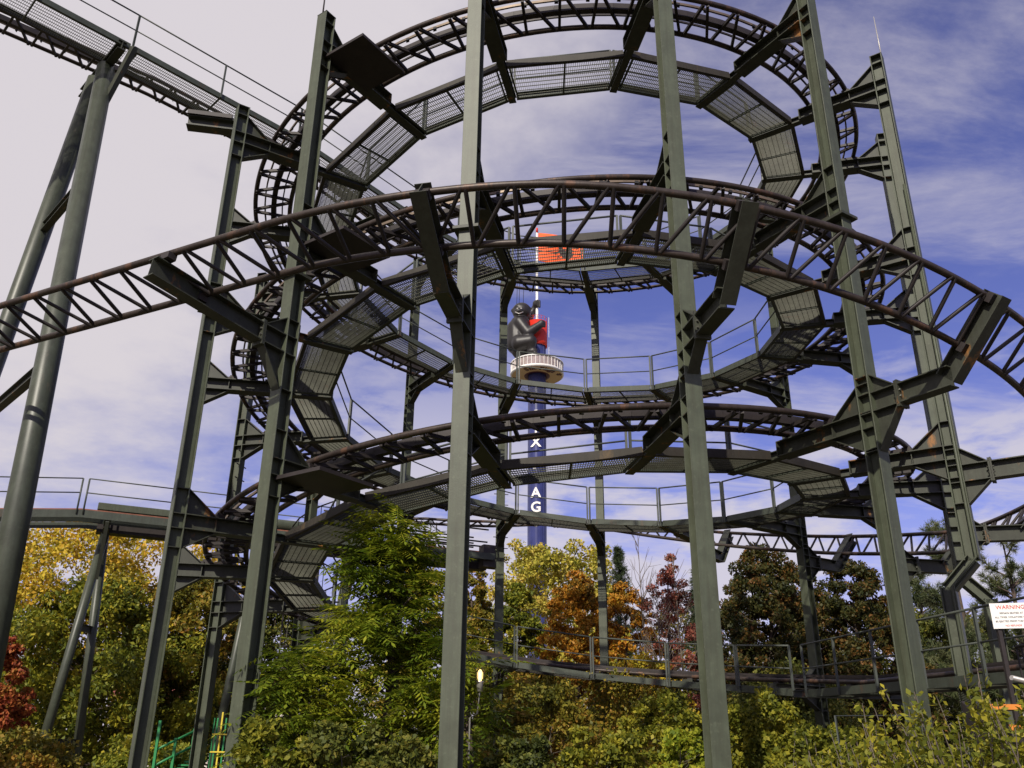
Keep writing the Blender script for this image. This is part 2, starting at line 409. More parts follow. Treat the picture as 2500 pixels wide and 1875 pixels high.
# ------------------------------------------------------------------ columns with their brackets
CLAB = [
 'tall green steel column left of the centre, nearest the leafy green tree',
 'tall green steel column right of the centre, second of the two nearest columns',
 'tall green steel column at front right with a bent arm bolted to its right side',
 'green column at far right topped by a white lightning rod, jogging inward low down',
 'shorter-topped green column just left of the one with the white lightning rod',
 'green column at the back right hidden behind the front right column',
 'dark green column at the back right standing before the brown-red trees',
 'green column at the back hidden behind the right one of the central pair',
 'slim far green column right of the blue tower, topped by a curved bracket',
 'slim far green column just left of the blue tower',
 'far green column at back left seen between the left columns and the tower',
 'far green column at back left hidden behind the rings near the front left column',
 'dark green column on the left behind the front left column, seen against blue sky',
 'green column on the left hidden behind the leaning outer left column',
 'outer left green column whose top ends below the straight exit catwalk',
 'tall front left green column with a sloping arm and a thin spike on top']
HID_TOP = {}
CW, CD, TF, TW = .25, .25, .022, .016
def col_shaft(i, ph, ztop):
    e, t = erad(ph), etan(ph); mb = MB(); rc = RC - CD / 2
    if i == 3:
        a, b, c, d = pol(rc, ph, ztop), pol(rc, ph, 4.68), pol(rc - .46, ph, 4.22), pol(rc - .46, ph, -.3)
        mb.ibeam(a, b, t, e, CW, CD, TF, TW); mb.ibeam(b + nrm(b - c) * .02, c, t, nrm(np.cross(t, b - c)), CW, CD - .02, TF, TW); mb.ibeam(c + ZV * .05, d, t, e, CW, CD - .005, TF, TW)
    elif i == 4:
        a, b, c, d = pol(rc, ph, ztop), pol(rc, ph, 4.90), pol(rc + .42, ph, 4.45), pol(rc + .42, ph, -.3)
        mb.ibeam(a, b, t, e, CW, CD, TF, TW); mb.ibeam(b, c, t, nrm(np.cross(t, b - c)), CW, CD - .02, TF, TW); mb.ibeam(c + ZV * .05, d, t, e, CW, CD - .005, TF, TW)
    else:
        mb.ibeam(pol(rc, ph, -.3), pol(rc, ph, ztop), t, e, CW, CD, TF, TW)
    return mb
stiff_me = unit_mesh('stiffener', M['green2'], 4)
def stiff(parent, ph, z):
    c = pol(RC - CD / 2, ph, z)
    unit_bar('stiffener', stiff_me, c - ZV * .007, c + ZV * .007, CW - .014, CD - 2 * TF - .002, parent, ref=erad(ph))
def rz(ph, r, z): return pol(r, ph, z)
for i, ph0 in enumerate(COLPHI):
    ph = wrap(ph0); e, t = erad(ph), etan(ph)
    levels = [ph + 360 * k for k in range(-3, 1) if PBOT - 5 < ph + 360 * k < PTOP + 2]
    if ph + 360 < PTOP + 12 and ph < 0: levels.append(ph + 360)
    levels = sorted(set(levels)); ztop = zrail(max(levels)) + .56
    if i == 13: ztop = 16.75
    rootc = thing_('steel_support', pol(RC - CD / 2, ph, 0), CLAB[i], 'column', 'columns standing in a ring round the spiral')
    sh = col_shaft(i, ph, ztop).build('shaft', M['green'], rootc, bevel=.004)
    for Pv in levels:
        z = zrail(Pv); zt, zb = z - .115, z - .39; zm = (zt + zb) / 2
        b = MB(); b.ibeam(rz(ph, RC - CD, zm), rz(ph, 6.64, zm), t, ZV, .30, zt - zb, .018, .013)
        b.ibeam(rz(ph, 6.64, zb + .075), rz(ph, RWI - .06, zb + .075), t, ZV, .15, .15, .016, .013)
        b.hexa(rz(ph, 6.648, zm), rz(ph, 6.632, zm), t, ZV, .298, zt - zb - .003)
        bo = b.build('bracket_beam', M['green2'], rootc)
        h = MB(); ri = RC - CD
        h.plate([rz(ph, ri, zt + .46), rz(ph, ri, zt + .001), rz(ph, ri - .55, zt + .001)], t, .013)
        h.hexa(rz(ph, ri - .56, zt + .004), rz(ph, ri, zt + .46), t, nrm(erad(ph) * -.46 + ZV * .55), .19, .016)
        h.build('gusset', M['green2'], bo)
        h = MB()
        h.plate([rz(ph, ri, zb - .34), rz(ph, ri - .55, zb - .001), rz(ph, ri, zb - .001)], t, .013)
        h.hexa(rz(ph, ri - .56, zb - .004), rz(ph, ri, zb - .34), t, nrm(erad(ph) * .34 + ZV * .55), .19, .016)
        h.build('gusset', M['green2'], bo)
        h = MB(); h.hexa(rz(ph, ri - .55, zb + .018), rz(ph, ri - .55, zt - .018), t, e, .186, .014); h.build('stiffener', M['green2'], bo)
        for rr_, dz in ((RO, .03), (RI, -.03)):
            k = MB(); zc_ = z + dz - .05
            k.box(rz(ph, rr_, (zt + zc_) / 2), .16, .15, zc_ - zt + .02, t, e); k.box(rz(ph, rr_ + .075, zt + .03), .24, .05, .05, t, e)
            k.build('rail_clamp', M['dark'], bo)
        for zz in (zt + .46, zt - .006, zb + .006, zb - .34):
            if zz < ztop - .02: stiff(rootc, ph, zz)
        if i == 15 and Pv > -800:                          # broad cover plate under the track at this column
            k = MB(); k.box(pol(7.85, ph + 4.0, zb - .035), 1.0, 1.15, .06, t, e); k.build('cover_plate', M['dark'], rootc)
    MB().hexa(pol(RC - CD / 2, ph, ztop), pol(RC - CD / 2, ph, ztop + .014), t, e, CW + .006, CD + .006).build('cap_plate', M['green2'], rootc)
    if i == 13:                                               # beam reaching out under the straight exit run
        q0 = pol(RC - CD / 2, ph, 16.42); q1 = q0 + e * 1.3
        MB().ibeam(q0, q1, t, ZV, .30, .30, .018, .014).build('exit_beam', M['green2'], rootc)
        MB().hexa(q1 - e * 1.1 + ZV * .22, q1 + ZV * .22, t, ZV, .4, .12).build('exit_seat', M['dark'], rootc)
    # outer arm carrying the banked track
    if i in (0, 1, 2, 3, 4, 5, 6, 7, 15):
        c, _, bk = outer_frame(ph); zc_ = c[2]
        if i == 15:
            p = [rz(ph, RC, zc_ - .40), rz(ph, 9.0, zc_ - .37), rz(ph, 11.02, zc_ - .13)]
        elif i == 0:
            p = [rz(ph, RC, zc_ - .66), rz(ph, 9.0, zc_ - .66), rz(ph, 9.62, zc_ - .60), rz(ph, 10.78, zc_ + .20)]
        else:
            p = [rz(ph, RC, zc_ - .70), rz(ph, 9.0, zc_ - .70), rz(ph, 9.80, zc_ - .70), rz(ph, 10.72, zc_ + .26)]
        D = .32; b = MB()
        for j in range(len(p) - 1):
            d = nrm(p[j + 1] - p[j]); upv = nrm(np.cross(t, d)); upv = upv if upv[2] > 0 else -upv
            ext = d * .045 if 1 <= j < len(p) - 2 else d * 0
            b.ibeam(p[j] - (d * .03 if j > 1 else 0 * d), p[j + 1] + ext, t, upv, .23 - .002 * j, D - .004 * j, .018, .014)
        ao = b.build('outer_arm', M['green2'], rootc)
        z0 = p[0][2]; h = MB()
        h.plate([rz(ph, RC, z0 + D/2 + .30), rz(ph, RC, z0 + D/2), rz(ph, 8.97, p[1][2] + D/2)], t, .013)
        h.hexa(rz(ph, RC, z0 + D/2 + .31), rz(ph, 8.97, p[1][2] + D/2 + .004), t, nrm(e * .30 + ZV * .42), .18, .016); h.build('gusset', M['green2'], ao)
        h = MB(); lo = .62 if i in (0, 2, 15) else .38
        h.plate([rz(ph, RC, z0 - D/2 - lo), rz(ph, 8.97, p[1][2] - D/2), rz(ph, RC, z0 - D/2)], t, .013)
        h.hexa(rz(ph, RC, z0 - D/2 - lo - .01), rz(ph, 8.97, p[1][2] - D/2 - .004), t, nrm(e * -lo + ZV * .42), .18, .016); h.build('gusset', M['green2'], ao)
        fl = MB(); d = nrm(p[1] - p[0])
        fl.hexa(p[1] - d * .032, p[1] - d * .002, t, ZV, .23, D + .10); fl.hexa(p[1] + d * .002, p[1] + d * .030, t, ZV, .235, D + .11)
        fo = fl.build('bolted_flange', M['green2'], ao); bb = MB()
        for sy in (-1, 1):
            for kz in (-.15, -.05, .05, .15):
                q = p[1] + t * sy * .085 + ZV * kz; bb.tube([q - d * .06, q + d * .06], .016, 6)
        tag(bb.build('bolts', M['bolt'], fo), kind='stuff')
        for sgn in (1, -1):
            a = outer_pt(ph, sgn, -.05); k = MB(); u_ = nrm(p[-1] - p[-2]); n_ = nrm(np.cross(t, u_)); n_ = n_ if n_[2] > 0 else -n_
            k.box(a - n_ * .04, .2, .14, .10, t, u_); k.build('rail_clamp', M['dark'], ao)
        for zz in (z0 + D/2 + .30, z0 + D/2, z0 - D/2, z0 - D/2 - lo): stiff(rootc, ph, zz)
    if i in (0, 2, 14, 15):                                  # splice collar
        zz = {0: 9.05, 2: 10.1, 14: 9.55, 15: 8.95}[i]
        k = MB(); k.box(pol(RC - CD/2, ph, zz), CW + .16, CD + .16, .05, t, e); k.build('splice_plate', M['green2'], rootc)
    if i in (3, 15, 9):
        h_ = {3: 1.15, 15: 1.6, 9: .8}[i]
        k = MB(); p0 = pol(RC - .02, ph, ztop); k.tube([p0 - ZV * .3, p0 + ZV * h_], [.018, .008], 6)
        k.build('lightning_rod', M['galv'] if i == 3 else M['dark'], rootc)
    if i == 3:
        k = MB(); q = lambda z, dr=0: pol(RC - .05 + dr, ph, z) - t * .10
        k.tube([q(12.4), q(4.72), q(4.25, -.46), q(.2, -.46)], .03, 7); k.build('cable_conduit', M['green'], rootc)
    if i == 9:                                                # slack cable loops below the bracket
        for q_ in (0, .10, .2):
            c = pol(7.0, ph, zrail(ph - 720) - .4) + t * (.3 + q_); k = MB()
            k.tube([c + vec(.25 * f, 0, -(1.1 + q_) * math.sin(math.pi * f)) for f in np.linspace(0, 1, 11)], .012, 5); k.build('cable_loop', M['black'], rootc)
    if i in (9, 12):                                          # climbing pegs
        k = MB()
        for z in np.arange(7.2 if i == 9 else 5.4, 9.4 if i == 9 else 9, .36):
            c = pol(RC - CD + .02, ph, z); k.bar(c - t * .24, c + t * .24, .022)
        k.build('climbing_pegs', M['dark'], rootc)

# ------------------------------------------------------------------ catwalk sections
BAY = ['at front centre between the two nearest columns', 'at front, right of the two nearest columns', 'on the front right beside the column with the bent arm',
 'on the right side, in front of the lightning-rod column', 'on the far right, behind the lightning-rod column', 'at back right, first bay behind the right side',
 'at back right, above the brown-red trees', 'at the back, behind the right of the two nearest columns', 'at back centre just right of the tower',
 'at the back, left of the tower', 'at back left, behind the left of the two nearest columns', 'at back left corner, third bay left of the tower',
 'on the left side, farther bay', 'on the left side, nearer bay behind the front left column', 'at front left, beside the front left column', 'at front, left of the two nearest columns']
LEV = {0: 'top', -1: 'second', -2: 'third', -3: 'lowest'}
def handrail(a, b, parent, h=1.05, mids=(), up=ZV):
    d = nrm(b - a); A, B = a - d * .045, b + d * .045
    m_ = MB()
    tops = MB().tube([A + up * h, B + up * h], .021, 7).build('top_rail', M['hand'], parent)
    MB().tube([A + up * h * .52, B + up * h * .52], .017, 7).build('mid_rail', M['hand'], parent)
    for q in [A, B] + [A + (B - A) * f for f in mids]:
        MB().bar(q - up * .05, q + up * h, .042, .042, ref=d).build('post', M['hand'], parent)
def catwalk(name, lab, o0, o1, i0, i1, group, rail_side='i', bars=.045, mids=()):
    """four corner points, at grating level"""
    rt = thing_(name, (o0 + o1 + i0 + i1) / 4, lab, 'catwalk', group)
    d = nrm(i1 - i0); dn = vec(0, 0, .025)
    inn = nrm(np.cross(ZV, d)); inn = inn if inn @ (i0 - o0) > 0 else -inn
    up = nrm(np.cross(d, inn)); up = up if up[2] > 0 else -up
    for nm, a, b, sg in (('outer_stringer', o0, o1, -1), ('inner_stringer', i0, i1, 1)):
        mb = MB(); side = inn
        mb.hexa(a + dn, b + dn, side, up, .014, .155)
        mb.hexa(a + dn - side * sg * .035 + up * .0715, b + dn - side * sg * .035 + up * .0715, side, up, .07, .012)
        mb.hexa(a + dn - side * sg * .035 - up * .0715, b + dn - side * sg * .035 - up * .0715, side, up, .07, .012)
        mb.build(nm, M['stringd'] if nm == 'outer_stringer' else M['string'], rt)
    L = max(np.linalg.norm(o1 - o0), np.linalg.norm(i1 - i0)); nb = int(L / bars); g = MB()
    for k in range(nb + 1):
        f = k / nb; p, q = o0 + (o1 - o0) * f, i0 + (i1 - i0) * f; w = nrm(q - p)
        g.hexa(p + w * .015, q - w * .015, d, up, .0045, .022)
    for k in range(1, 9):
        f = k / 9; p, q = o0 + (i0 - o0) * f, o1 + (i1 - o1) * f; g.hexa(p - up * .004, q - up * .004, inn, up, .008, .016)
    go = g.build('grating', M['grate'], rt)
    for f in (.02, .5, .98):
        p, q = o0 + (o1 - o0) * f, i0 + (i1 - i0) * f; w = nrm(q - p)
        MB().hexa(p + w * .02 - up * .033, q - w * .02 - up * .033, d, up, .035, .04).build('crossbar', M['string'], rt)
    if rail_side == 'i': handrail(i0 + inn * .03, i1 + inn * .03, rt, mids=mids)
    return rt
nsec = 0
GAP = .088
for k in range(-3, 1):
    for i in range(16):
        P0 = wrap(COLPHI[i]) if i < 9 else COLPHI[i]
        # bays on ring k run from PHI0 (front) rising; ring names follow the front
        P0 = COLPHI[i] + 360 * k; P1 = P0 + 22.5
        ring = k
        if i >= 11: ring = k + 1               # left-hand bays read as one with the ring in front of them
        for (A, B) in ((P0, P1),):
            if A < PBOT - 3 or B > PTOP + 14: continue
            last = B > PTOP
            B_ = min(B, PTOP)
            def W_(r, P, sgn):
                p = pol(r, P, zrail(P) - .315); return p
            o0, o1, i0, i1 = W_(RWO, A, 1), W_(RWO, B_, -1), W_(RWI, A, 1), W_(RWI, B_, -1)
            so_, si_ = nrm(o1 - o0), nrm(i1 - i0)
            catwalk('catwalk_section', '%s ring grating catwalk %s' % (LEV[ring], BAY[i]),
                    o0 + so_ * GAP, o1 - so_ * GAP, i0 + si_ * GAP, i1 - si_ * GAP, 'catwalk sections of the spiral'); nsec += 1
for j, (s0, s1) in enumerate(((0, 4.9), (4.9, 9.7), (9.7, 14.2), (14.2, 19.3))):
    g = .05
    lab = ['straight exit catwalk section joining the top ring behind the outer left column', 'straight exit catwalk section sloping across the upper left sky, right of the pipe legs',
           'straight exit catwalk section above the twin pipe legs at top left', 'straight exit catwalk section at the extreme top left corner'][j]
    catwalk('exit_catwalk', lab, exit_pt(RWO, s0 + g, -.315), exit_pt(RWO, s1 - g, -.315), exit_pt(RWI, s0 + g, -.315), exit_pt(RWI, s1 - g, -.315), 'exit catwalk sections', mids=(.5,))
for j, (s0, s1) in enumerate(((0.1, 3.4), (3.4, 6.8), (6.8, 10.2))):
    lab = ['straight low catwalk section where the track enters the spiral at right', 'straight low catwalk section behind the right-hand shrub', 'straight low catwalk section beside the platform steps'][j]
    g = .05
    catwalk('entry_catwalk', lab, entry_pt(RWO, s0 + g, -.315), entry_pt(RWO, s1 - g, -.315), entry_pt(RWI, s0 + g, -.315), entry_pt(RWI, s1 - g, -.315), 'entry catwalk sections', mids=(.5,))

# ------------------------------------------------------------------ pipe A-frames
def aframe(lab, T1_, T2_, F1, F2, r, cross, beam=None, strut=None):
    rt = thing_('pipe_support', (F1 + F2) / 2 * vec(1, 1, 0), lab, 'pipe support', 'leaning pipe supports')
    for T_, F_ in ((T1_, F1), (T2_, F2)):
        MB().tube([F_, F_ + (T_ - F_) * .5, T_], r, 18, ref=vec(1, 0, 0)).build('pipe_leg', M['pipe'], rt)
    for zc_ in cross:
        f1 = (zc_ - F1[2]) / (T1_[2] - F1[2]); f2 = (zc_ - F2[2]) / (T2_[2] - F2[2])
        a, b = F1 + (T1_ - F1) * f1, F2 + (T2_ - F2) * f2
        if np.linalg.norm(a - b) > .3:
            d = nrm(b - a); MB().ibeam(a, b, np.cross(d, ZV), ZV, .16, .22, .016, .012).build('cross_beam', M['green2'], rt)
    if beam is not None:
        a, b = beam; MB().ibeam(a, b, np.cross(nrm(b - a), ZV), ZV, .2, .26, .018, .014).build('head_beam', M['green2'], rt)
    if strut is not None:
        a, b = strut; MB().bar(a, b, .12, .16).build('strut', M['green2'], rt)
    return rt
hb0, hb1 = exit_pt(7.95, 9.95, -.42), exit_pt(5.4, 9.95, -.42)
aframe('pair of tall round green pipe legs under the exit catwalk at upper left', exit_pt(6.35, 9.95, -.55), exit_pt(6.95, 9.95, -.55),
       vec(-7.3, 13., -.2), vec(-13.9, 20., -.2), .215, (13.2, 8.2, 3.5), (hb0, hb1), (exit_pt(6.2, 9.95, -2.3), exit_pt(5.3, 9.7, -.40)))

# ------------------------------------------------------------------ level brake run behind the spiral
BA, BB = vec(-14.7, 29.3, 0), vec(-.6, 35.9, 0)
BD = nrm(BB - BA); BN = vec(-BD[1], BD[0], 0)      # BN points away from the camera
BL = np.linalg.norm(BB - BA)
def bz(s): return 8.95 if s >= 0 else 8.95 + .115 * s
def bp(s, off, dz=0): p = BA + BD * s + BN * off; p[2] = bz(s) + dz; return p
root = thing_('brake_track', BA + BD * BL / 2, 'level green brake run with pipes and handrail crossing behind the spiral at lower left', 'track')
ss = np.arange(-12, BL + .1, .6)
for off, nm in ((.75, 'near_rail'), (1.55, 'far_rail')):
    MB().tube([bp(s, off, .17) for s in ss], .06, 8).build(nm, M['rustrail'], root)
s = -12.
while s < BL - .7:
    unit_bar('tie', tie_me, bp(s, .75, .08), bp(s, 1.55, .08), .06, .06, root); unit_bar('tie', tie_me, bp(s + .05, .75, .08), bp(s + .62, 1.55, .08), .06, .06, root); s += .67
def bstrip(off, dz, w, h, s0, s1, nm, mat):
    mb = MB(); cuts = [s0] + ([0.] if s0 < 0 < s1 else []) + [s1]
    for a, b in zip(cuts[:-1], cuts[1:]): mb.hexa(bp(a, off, dz), bp(b, off, dz), BN, ZV, w, h)
    return mb.build(nm, mat, root)
bstrip(-.25, -.17, .02, .26, -12, BL, 'near_stringer', M['string'])
bstrip(-.19, -.04, .10, .014, -12, BL, 'stringer_flange', M['string'])
bstrip(.55, -.17, .02, .24, -12, BL, 'inner_stringer', M['string'])
bstrip(1.15, -.30, .50, .40, .6, BL, 'main_girder', M['dark'])
bstrip(1.9, -.12, .02, .22, -12, BL, 'far_stringer', M['string'])
g = MB()
for s in np.arange(-12, BL, .05): g.hexa(bp(s, -.24, -.06), bp(s, .54, -.06), BD, ZV, .008, .03)
g.build('grating', M['grate'], root)
for s0, s1 in ((-12, -6.1), (-6, -.1), (.1, 3), (3.1, 6), (6.1, 9.5), (9.6, 12.6)):
    mb = MB()
    for zz in (1.05, .55): mb.tube([bp(s0, -.27, zz), bp(s1, -.27, zz)], .022, 6)
    for s in (s0, s1): mb.bar(bp(s, -.27, -.2), bp(s, -.27, 1.05), .045)
    mb.build('handrail', M['hand'], root)
MB().hexa(bp(.5, 1.15, .42), bp(4.6, 1.15, .42), BN, ZV, .5, .26).build('brake_cover', M['green'], root, bevel=.02)
mb = MB(); mb.tube([bp(4.7, 1.1, .46), bp(4.85, 1.1, .46), bp(7.9, 1.1, .46), bp(8.05, 1.1, .46)], [.14, .24, .24, .14], 16); mb.build('air_tank', M['green'], root)
mb = MB()
for s in (5.2, 6.4, 7.6): mb.box(bp(s, 1.1, .24), .12, .3, .3, BD, BN)
mb.build('tank_saddle', M['green2'], root)
MB().tube([bp(7.7, .2, .30), bp(8.7, .2, .30)], .09, 10).build('red_cylinder', M['brickp'], root)
for dz, off in ((.35, .4), (.55, .4), (.80, 1.9), (1.05, .3), (1.05, 1.9), (.62, 1.9)):
    MB().tube([bp(8.4, off, dz), bp(BL - .2, off, dz)], .035, 6).build('pipe', M['dark'], root)
for s in np.arange(9, BL, 1.35):
    MB().bar(bp(s, .3, -.1), bp(s, .3, 1.1), .05).build('post', M['dark'], root); MB().bar(bp(s, 1.9, -.1), bp(s, 1.9, 1.1), .05).build('post', M['dark'], root)
mb = MB(); mb.box(bp(BL - .1, .2, -.1), .9, .5, .9, BD, BN); mb.build('end_box', M['dark'], root)
mb = MB(); mb.box(bp(9.4, -.30, .33), .30, .06, .28, BD, BN); mb.build('control_box', M['white'], root)
for (s, r, lab) in ((.9, .15, 'pair of slim round green pipe legs under the brake run before the yellow tree'), (6.2, .15, 'pair of round green pipe legs beside the dark left column, lower left'), (9.7, .17, 'pair of slanting green pipe legs beside the spiral stair')):
    c = bp(s, 1.15, -.55); a, b = c - BN * .25, c + BN * .25
    aframe(lab, a, b, vec(*(a - BN * .3 - BD * .8)[:2], -.2), vec(*(b + BN * .6 + BD * .5)[:2], -.2), r, (5.2, 1.6), (bp(s, -.2, -.42), bp(s, 2.1, -.42)), (c - BN * .5 - ZV * 1.6, bp(s, -.25, -.35)))

# ------------------------------------------------------------------ spiral stair
SC = at(668, 1400, 30.0); SC[2] = 0
root = thing_('spiral_stair', SC, 'dark spiral staircase with curved handrail climbing to the brake run at left', 'staircase')
MB().tube([SC, SC + ZV * 8.6], .09, 12).build('centre_pole', M['dark'], root)
hr = []
for k in range(44):
    a = R(k * 24 + 40); z = .2 + k * .195; d0, d1 = vec(math.cos(a), math.sin(a), 0), vec(math.cos(a + R(27)), math.sin(a + R(27)), 0)
    MB().plate([SC + d0 * .08 + ZV * z, SC + d0 * .95 + ZV * z, SC + d1 * .95 + ZV * z, SC + d1 * .08 + ZV * z], ZV, .035).build('tread', M['dark'], root)
    hr.append(SC + d0 * .95 + ZV * (z + .95))
    MB().bar(SC + d0 * .95 + ZV * z, SC + d0 * .95 + ZV * (z + .95), .022).build('baluster', M['dark'], root)
MB().tube(hr, .026, 6).build('handrail', M['dark'], root)

# ------------------------------------------------------------------ observation tower far behind
TX = at(1160, 808, 150.); TB = vec(TX[0], TX[1], 0)
root = thing_('observation_tower', TB, 'tall navy blue observation tower with white round cabin and red drum, far behind the spiral', 'tower')
tocam = nrm(vec(-TB[0], -TB[1], 0)); tor = vec(-tocam[1], tocam[0], 0)      # tor: to the right as seen from the camera
def ring_prof(c, prof, n=56):
    mb = MB(); N = len(prof)
    for r, z in prof:
        for j in range(n):
            a = 2 * math.pi * j / n; mb.v.append(c + vec(r * math.cos(a), r * math.sin(a), z))
    for k in range(N - 1):
        for j in range(n): mb.f.append((k*n + j, k*n + (j+1) % n, (k+1)*n + (j+1) % n, (k+1)*n + j))
    mb.sm = True; return mb
SR = 1.62
ZCAB = TX[2] - .45
so_ = ring_prof(TB, [(SR, 0), (SR, 76.)], 24).build('shaft', M['blue'], root, smooth=False)
for a in np.arange(0, 360, 45):                       # seams of the shaft
    d = vec(math.cos(R(a)), math.sin(R(a)), 0); MB().bar(TB + d * SR, TB + d * SR + ZV * 71.5, .09, .09).build('seam', M['blue'], so_)
CR = 5.0
ring_prof(TB, [(1.95, ZCAB - .02), (2.35, ZCAB + .0), (CR - .25, ZCAB)]).build('cabin_underside', M['cream'], root, smooth=False)
ring_prof(TB, [(1.66, ZCAB + .06), (1.97, ZCAB - .05), (2.38, ZCAB - .05), (2.40, ZCAB + .02)]).build('roller_collar', M['letterd'], root)
ring_prof(TB, [(CR - .27, ZCAB - .02), (CR, ZCAB + .12), (CR + .02, ZCAB + .38), (CR - .1, ZCAB + .5)]).build('cabin_rim', M['white'], root)
ring_prof(TB, [(CR - .16, ZCAB + .45), (CR - .16, ZCAB + 2.15)], 40).build('window_band', M['cabglass'], root, smooth=False)
ring_prof(TB, [(CR - .1, ZCAB + 2.1), (CR, ZCAB + 2.15), (CR, ZCAB + 2.32), (CR - .3, ZCAB + 2.5), (1.7, ZCAB + 2.6)]).build('cabin_roof', M['white'], root)
mul = unit_mesh('mullion', M['white'], 4)
for k in range(40):
    a = 2 * math.pi * (k + .5) / 40; p = TB + vec(math.cos(a), math.sin(a), 0) * (CR - .12); unit_bar('mullion', mul, p + ZV * (ZCAB + .42), p + ZV * (ZCAB + 2.18), .08, .12, root, ref=vec(math.cos(a), math.sin(a), 0))
ZT0, ZT1 = 71.6, 76.6
ring_prof(TB, [(1.7, ZT0), (1.95, ZT0 + .02), (1.98, ZT0 + .9), (1.98, ZT1), (.2, ZT1 + .02)]).build('red_drum', M['red'], root)
rl = MB()
for z in (.45, .9):
    rl.tube([TB + vec(1.95 * math.cos(a), 1.95 * math.sin(a), ZT1 + z) for a in np.linspace(0, 2 * math.pi, 33)], .035, 5, cap=False)
for a in np.linspace(0, 2 * math.pi, 17)[:-1]: rl.bar(TB + vec(1.95 * math.cos(a), 1.95 * math.sin(a), ZT1), TB + vec(1.95 * math.cos(a), 1.95 * math.sin(a), ZT1 + .9), .06)
rl.build('drum_railing', M['red'], root)
ld = MB(); q = TB + tor * 2.25
for sx in (-.18, .18): ld.bar(q + tocam * sx + ZV * (ZCAB + 3.1), q + tocam * sx + ZV * (ZT1 + 1.2), .07)
for z in np.arange(ZCAB + 3.3, ZT1 + 1, .4): ld.bar(q - tocam * .18 + ZV * z, q + tocam * .18 + ZV * z, .05)
ld.build('ladder', M['galv'], root)
ZM = at(1160, 492, 150.)[2]
MB().tube([TB + ZV * ZT1, TB + ZV * (ZT1 + .8), TB + ZV * (ZT1 + .85), TB + ZV * (ZM - 1.2)], [.42, .40, .25, .2], 12).build('mast', M['white'], root)
MB().tube([TB + ZV * (ZM - 1.2), TB + ZV * (ZM - .2), TB + ZV * ZM], [.24, .24, .1], 10).build('mast_light', M['red'], root)
def text_mesh(name, body, size, mat, parent, mtx, ext=.03, bold=0.):
    cu = bpy.data.curves.new('txt', 'FONT'); cu.body = body; cu.size = size; cu.extrude = ext; cu.offset = bold
    cu.align_x = 'CENTER'; cu.align_y = 'CENTER'; cu.resolution_u = 3
    to = bpy.data.objects.new('txt', cu); COL.objects.link(to)
    bpy.context.view_layer.update()
    me = bpy.data.meshes.new_from_object(to.evaluated_get(bpy.context.evaluated_depsgraph_get()))
    bpy.data.objects.remove(to, do_unlink=True)
    me.materials.clear(); me.materials.append(mat)
    o = bpy.data.objects.new(name, me); COL.objects.link(o); o.parent = parent
    o.matrix_local = Matrix.Translation(-Vector(org(parent))) @ mtx; return o
def frame(o, x, y, z): return Matrix(((x[0], y[0], z[0], o[0]), (x[1], y[1], z[1], o[1]), (x[2], y[2], z[2], o[2]), (0, 0, 0, 1)))
# lettering: white letters down the shaft, dark ones round the underside
for ch, v in (('S', 897), ('I', 926), ('X', 956), ('F', 1003), ('L', 1034), ('A', 1065), ('G', 1096), ('S', 1127)):
    z = at(1157, v, 148.4)[2]; d = nrm(tocam - tor * .12)
    text_mesh('letter', ch, 2.5, M['white'], root, frame(TB + d * (SR + .05) + ZV * z, nrm(np.cross(ZV, d)), ZV, d), .04, .06)
word = [('S', -31), ('i', -20), ('x', -10), ('F', 13), ('l', 23), ('a', 32), ('g', 44), ('s', 55), ('*', 78)]
for base in (0, 180):
    for ch, a in word:
        ang = R(a + base); d = tocam * math.cos(ang) + tor * math.sin(ang); x = -tocam * math.sin(ang) + tor * math.cos(ang)
        text_mesh('letter', ch, 1.75 if ch != '*' else 2.3, M['letterd'], root, frame(TB + d * 3.72 + ZV * (ZCAB - .03), x, d, np.cross(x, d)), .02, .045)

# flag
FP = TB + ZV * 0; f0 = at(1164, 503, 150.)[2]; f1 = at(1164, 565, 150.)[2]
mb = MB(); nu, nv = 26, 14
for iu in range(nu + 1):
    for iv in range(nv + 1):
        fu, fv = iu / nu, iv / nv
        p = TB + tor * (.3 + 9.0 * fu) + tocam * (.7 * math.sin(fu * 7 + fv) * (.25 + fu)) + ZV * (f0 - (f0 - f1) * fv - 1.5 * fu - .55 * math.sin(fu * 6.2 + .6) * fu)
        mb.v.append(p)
for iu in range(nu):
    for iv in range(nv):
        k = iu * (nv + 1) + iv; mb.f.append((k, k + 1, k + nv + 2, k + nv + 1))
fm, nt, b = mat_new('orange_flag_cloth'); N, L = nt.nodes, nt.links
g = N.new('ShaderNodeNewGeometry'); no = N.new('ShaderNodeTexNoise'); no.inputs['Scale'].default_value = 1.1; no.inputs['Detail'].default_value = 6; L.new(g.outputs['Position'], no.inputs['Vector'])
vm = N.new('ShaderNodeVectorMath'); vm.operation = 'DISTANCE'; L.new(g.outputs['Position'], vm.inputs[0]); c_ = TB + tor * 5.6 + ZV * ((f0 + f1) / 2 - .7); vm.inputs[1].default_value = tuple(c_)
m1 = N.new('ShaderNodeMapRange'); L.new(vm.outputs['Value'], m1.inputs[0]); m1.inputs[1].default_value = 1.2; m1.inputs[2].default_value = 3.4; m1.inputs[3].default_value = .16; m1.inputs[4].default_value = -.2
ad = N.new('ShaderNodeMath'); ad.operation = 'ADD'; L.new(no.outputs[0], ad.inputs[0]); L.new(m1.outputs[0], ad.inputs[1])
st_ = N.new('ShaderNodeMapRange'); L.new(ad.outputs[0], st_.inputs[0]); st_.inputs[1].default_value = .56; st_.inputs[2].default_value = .60
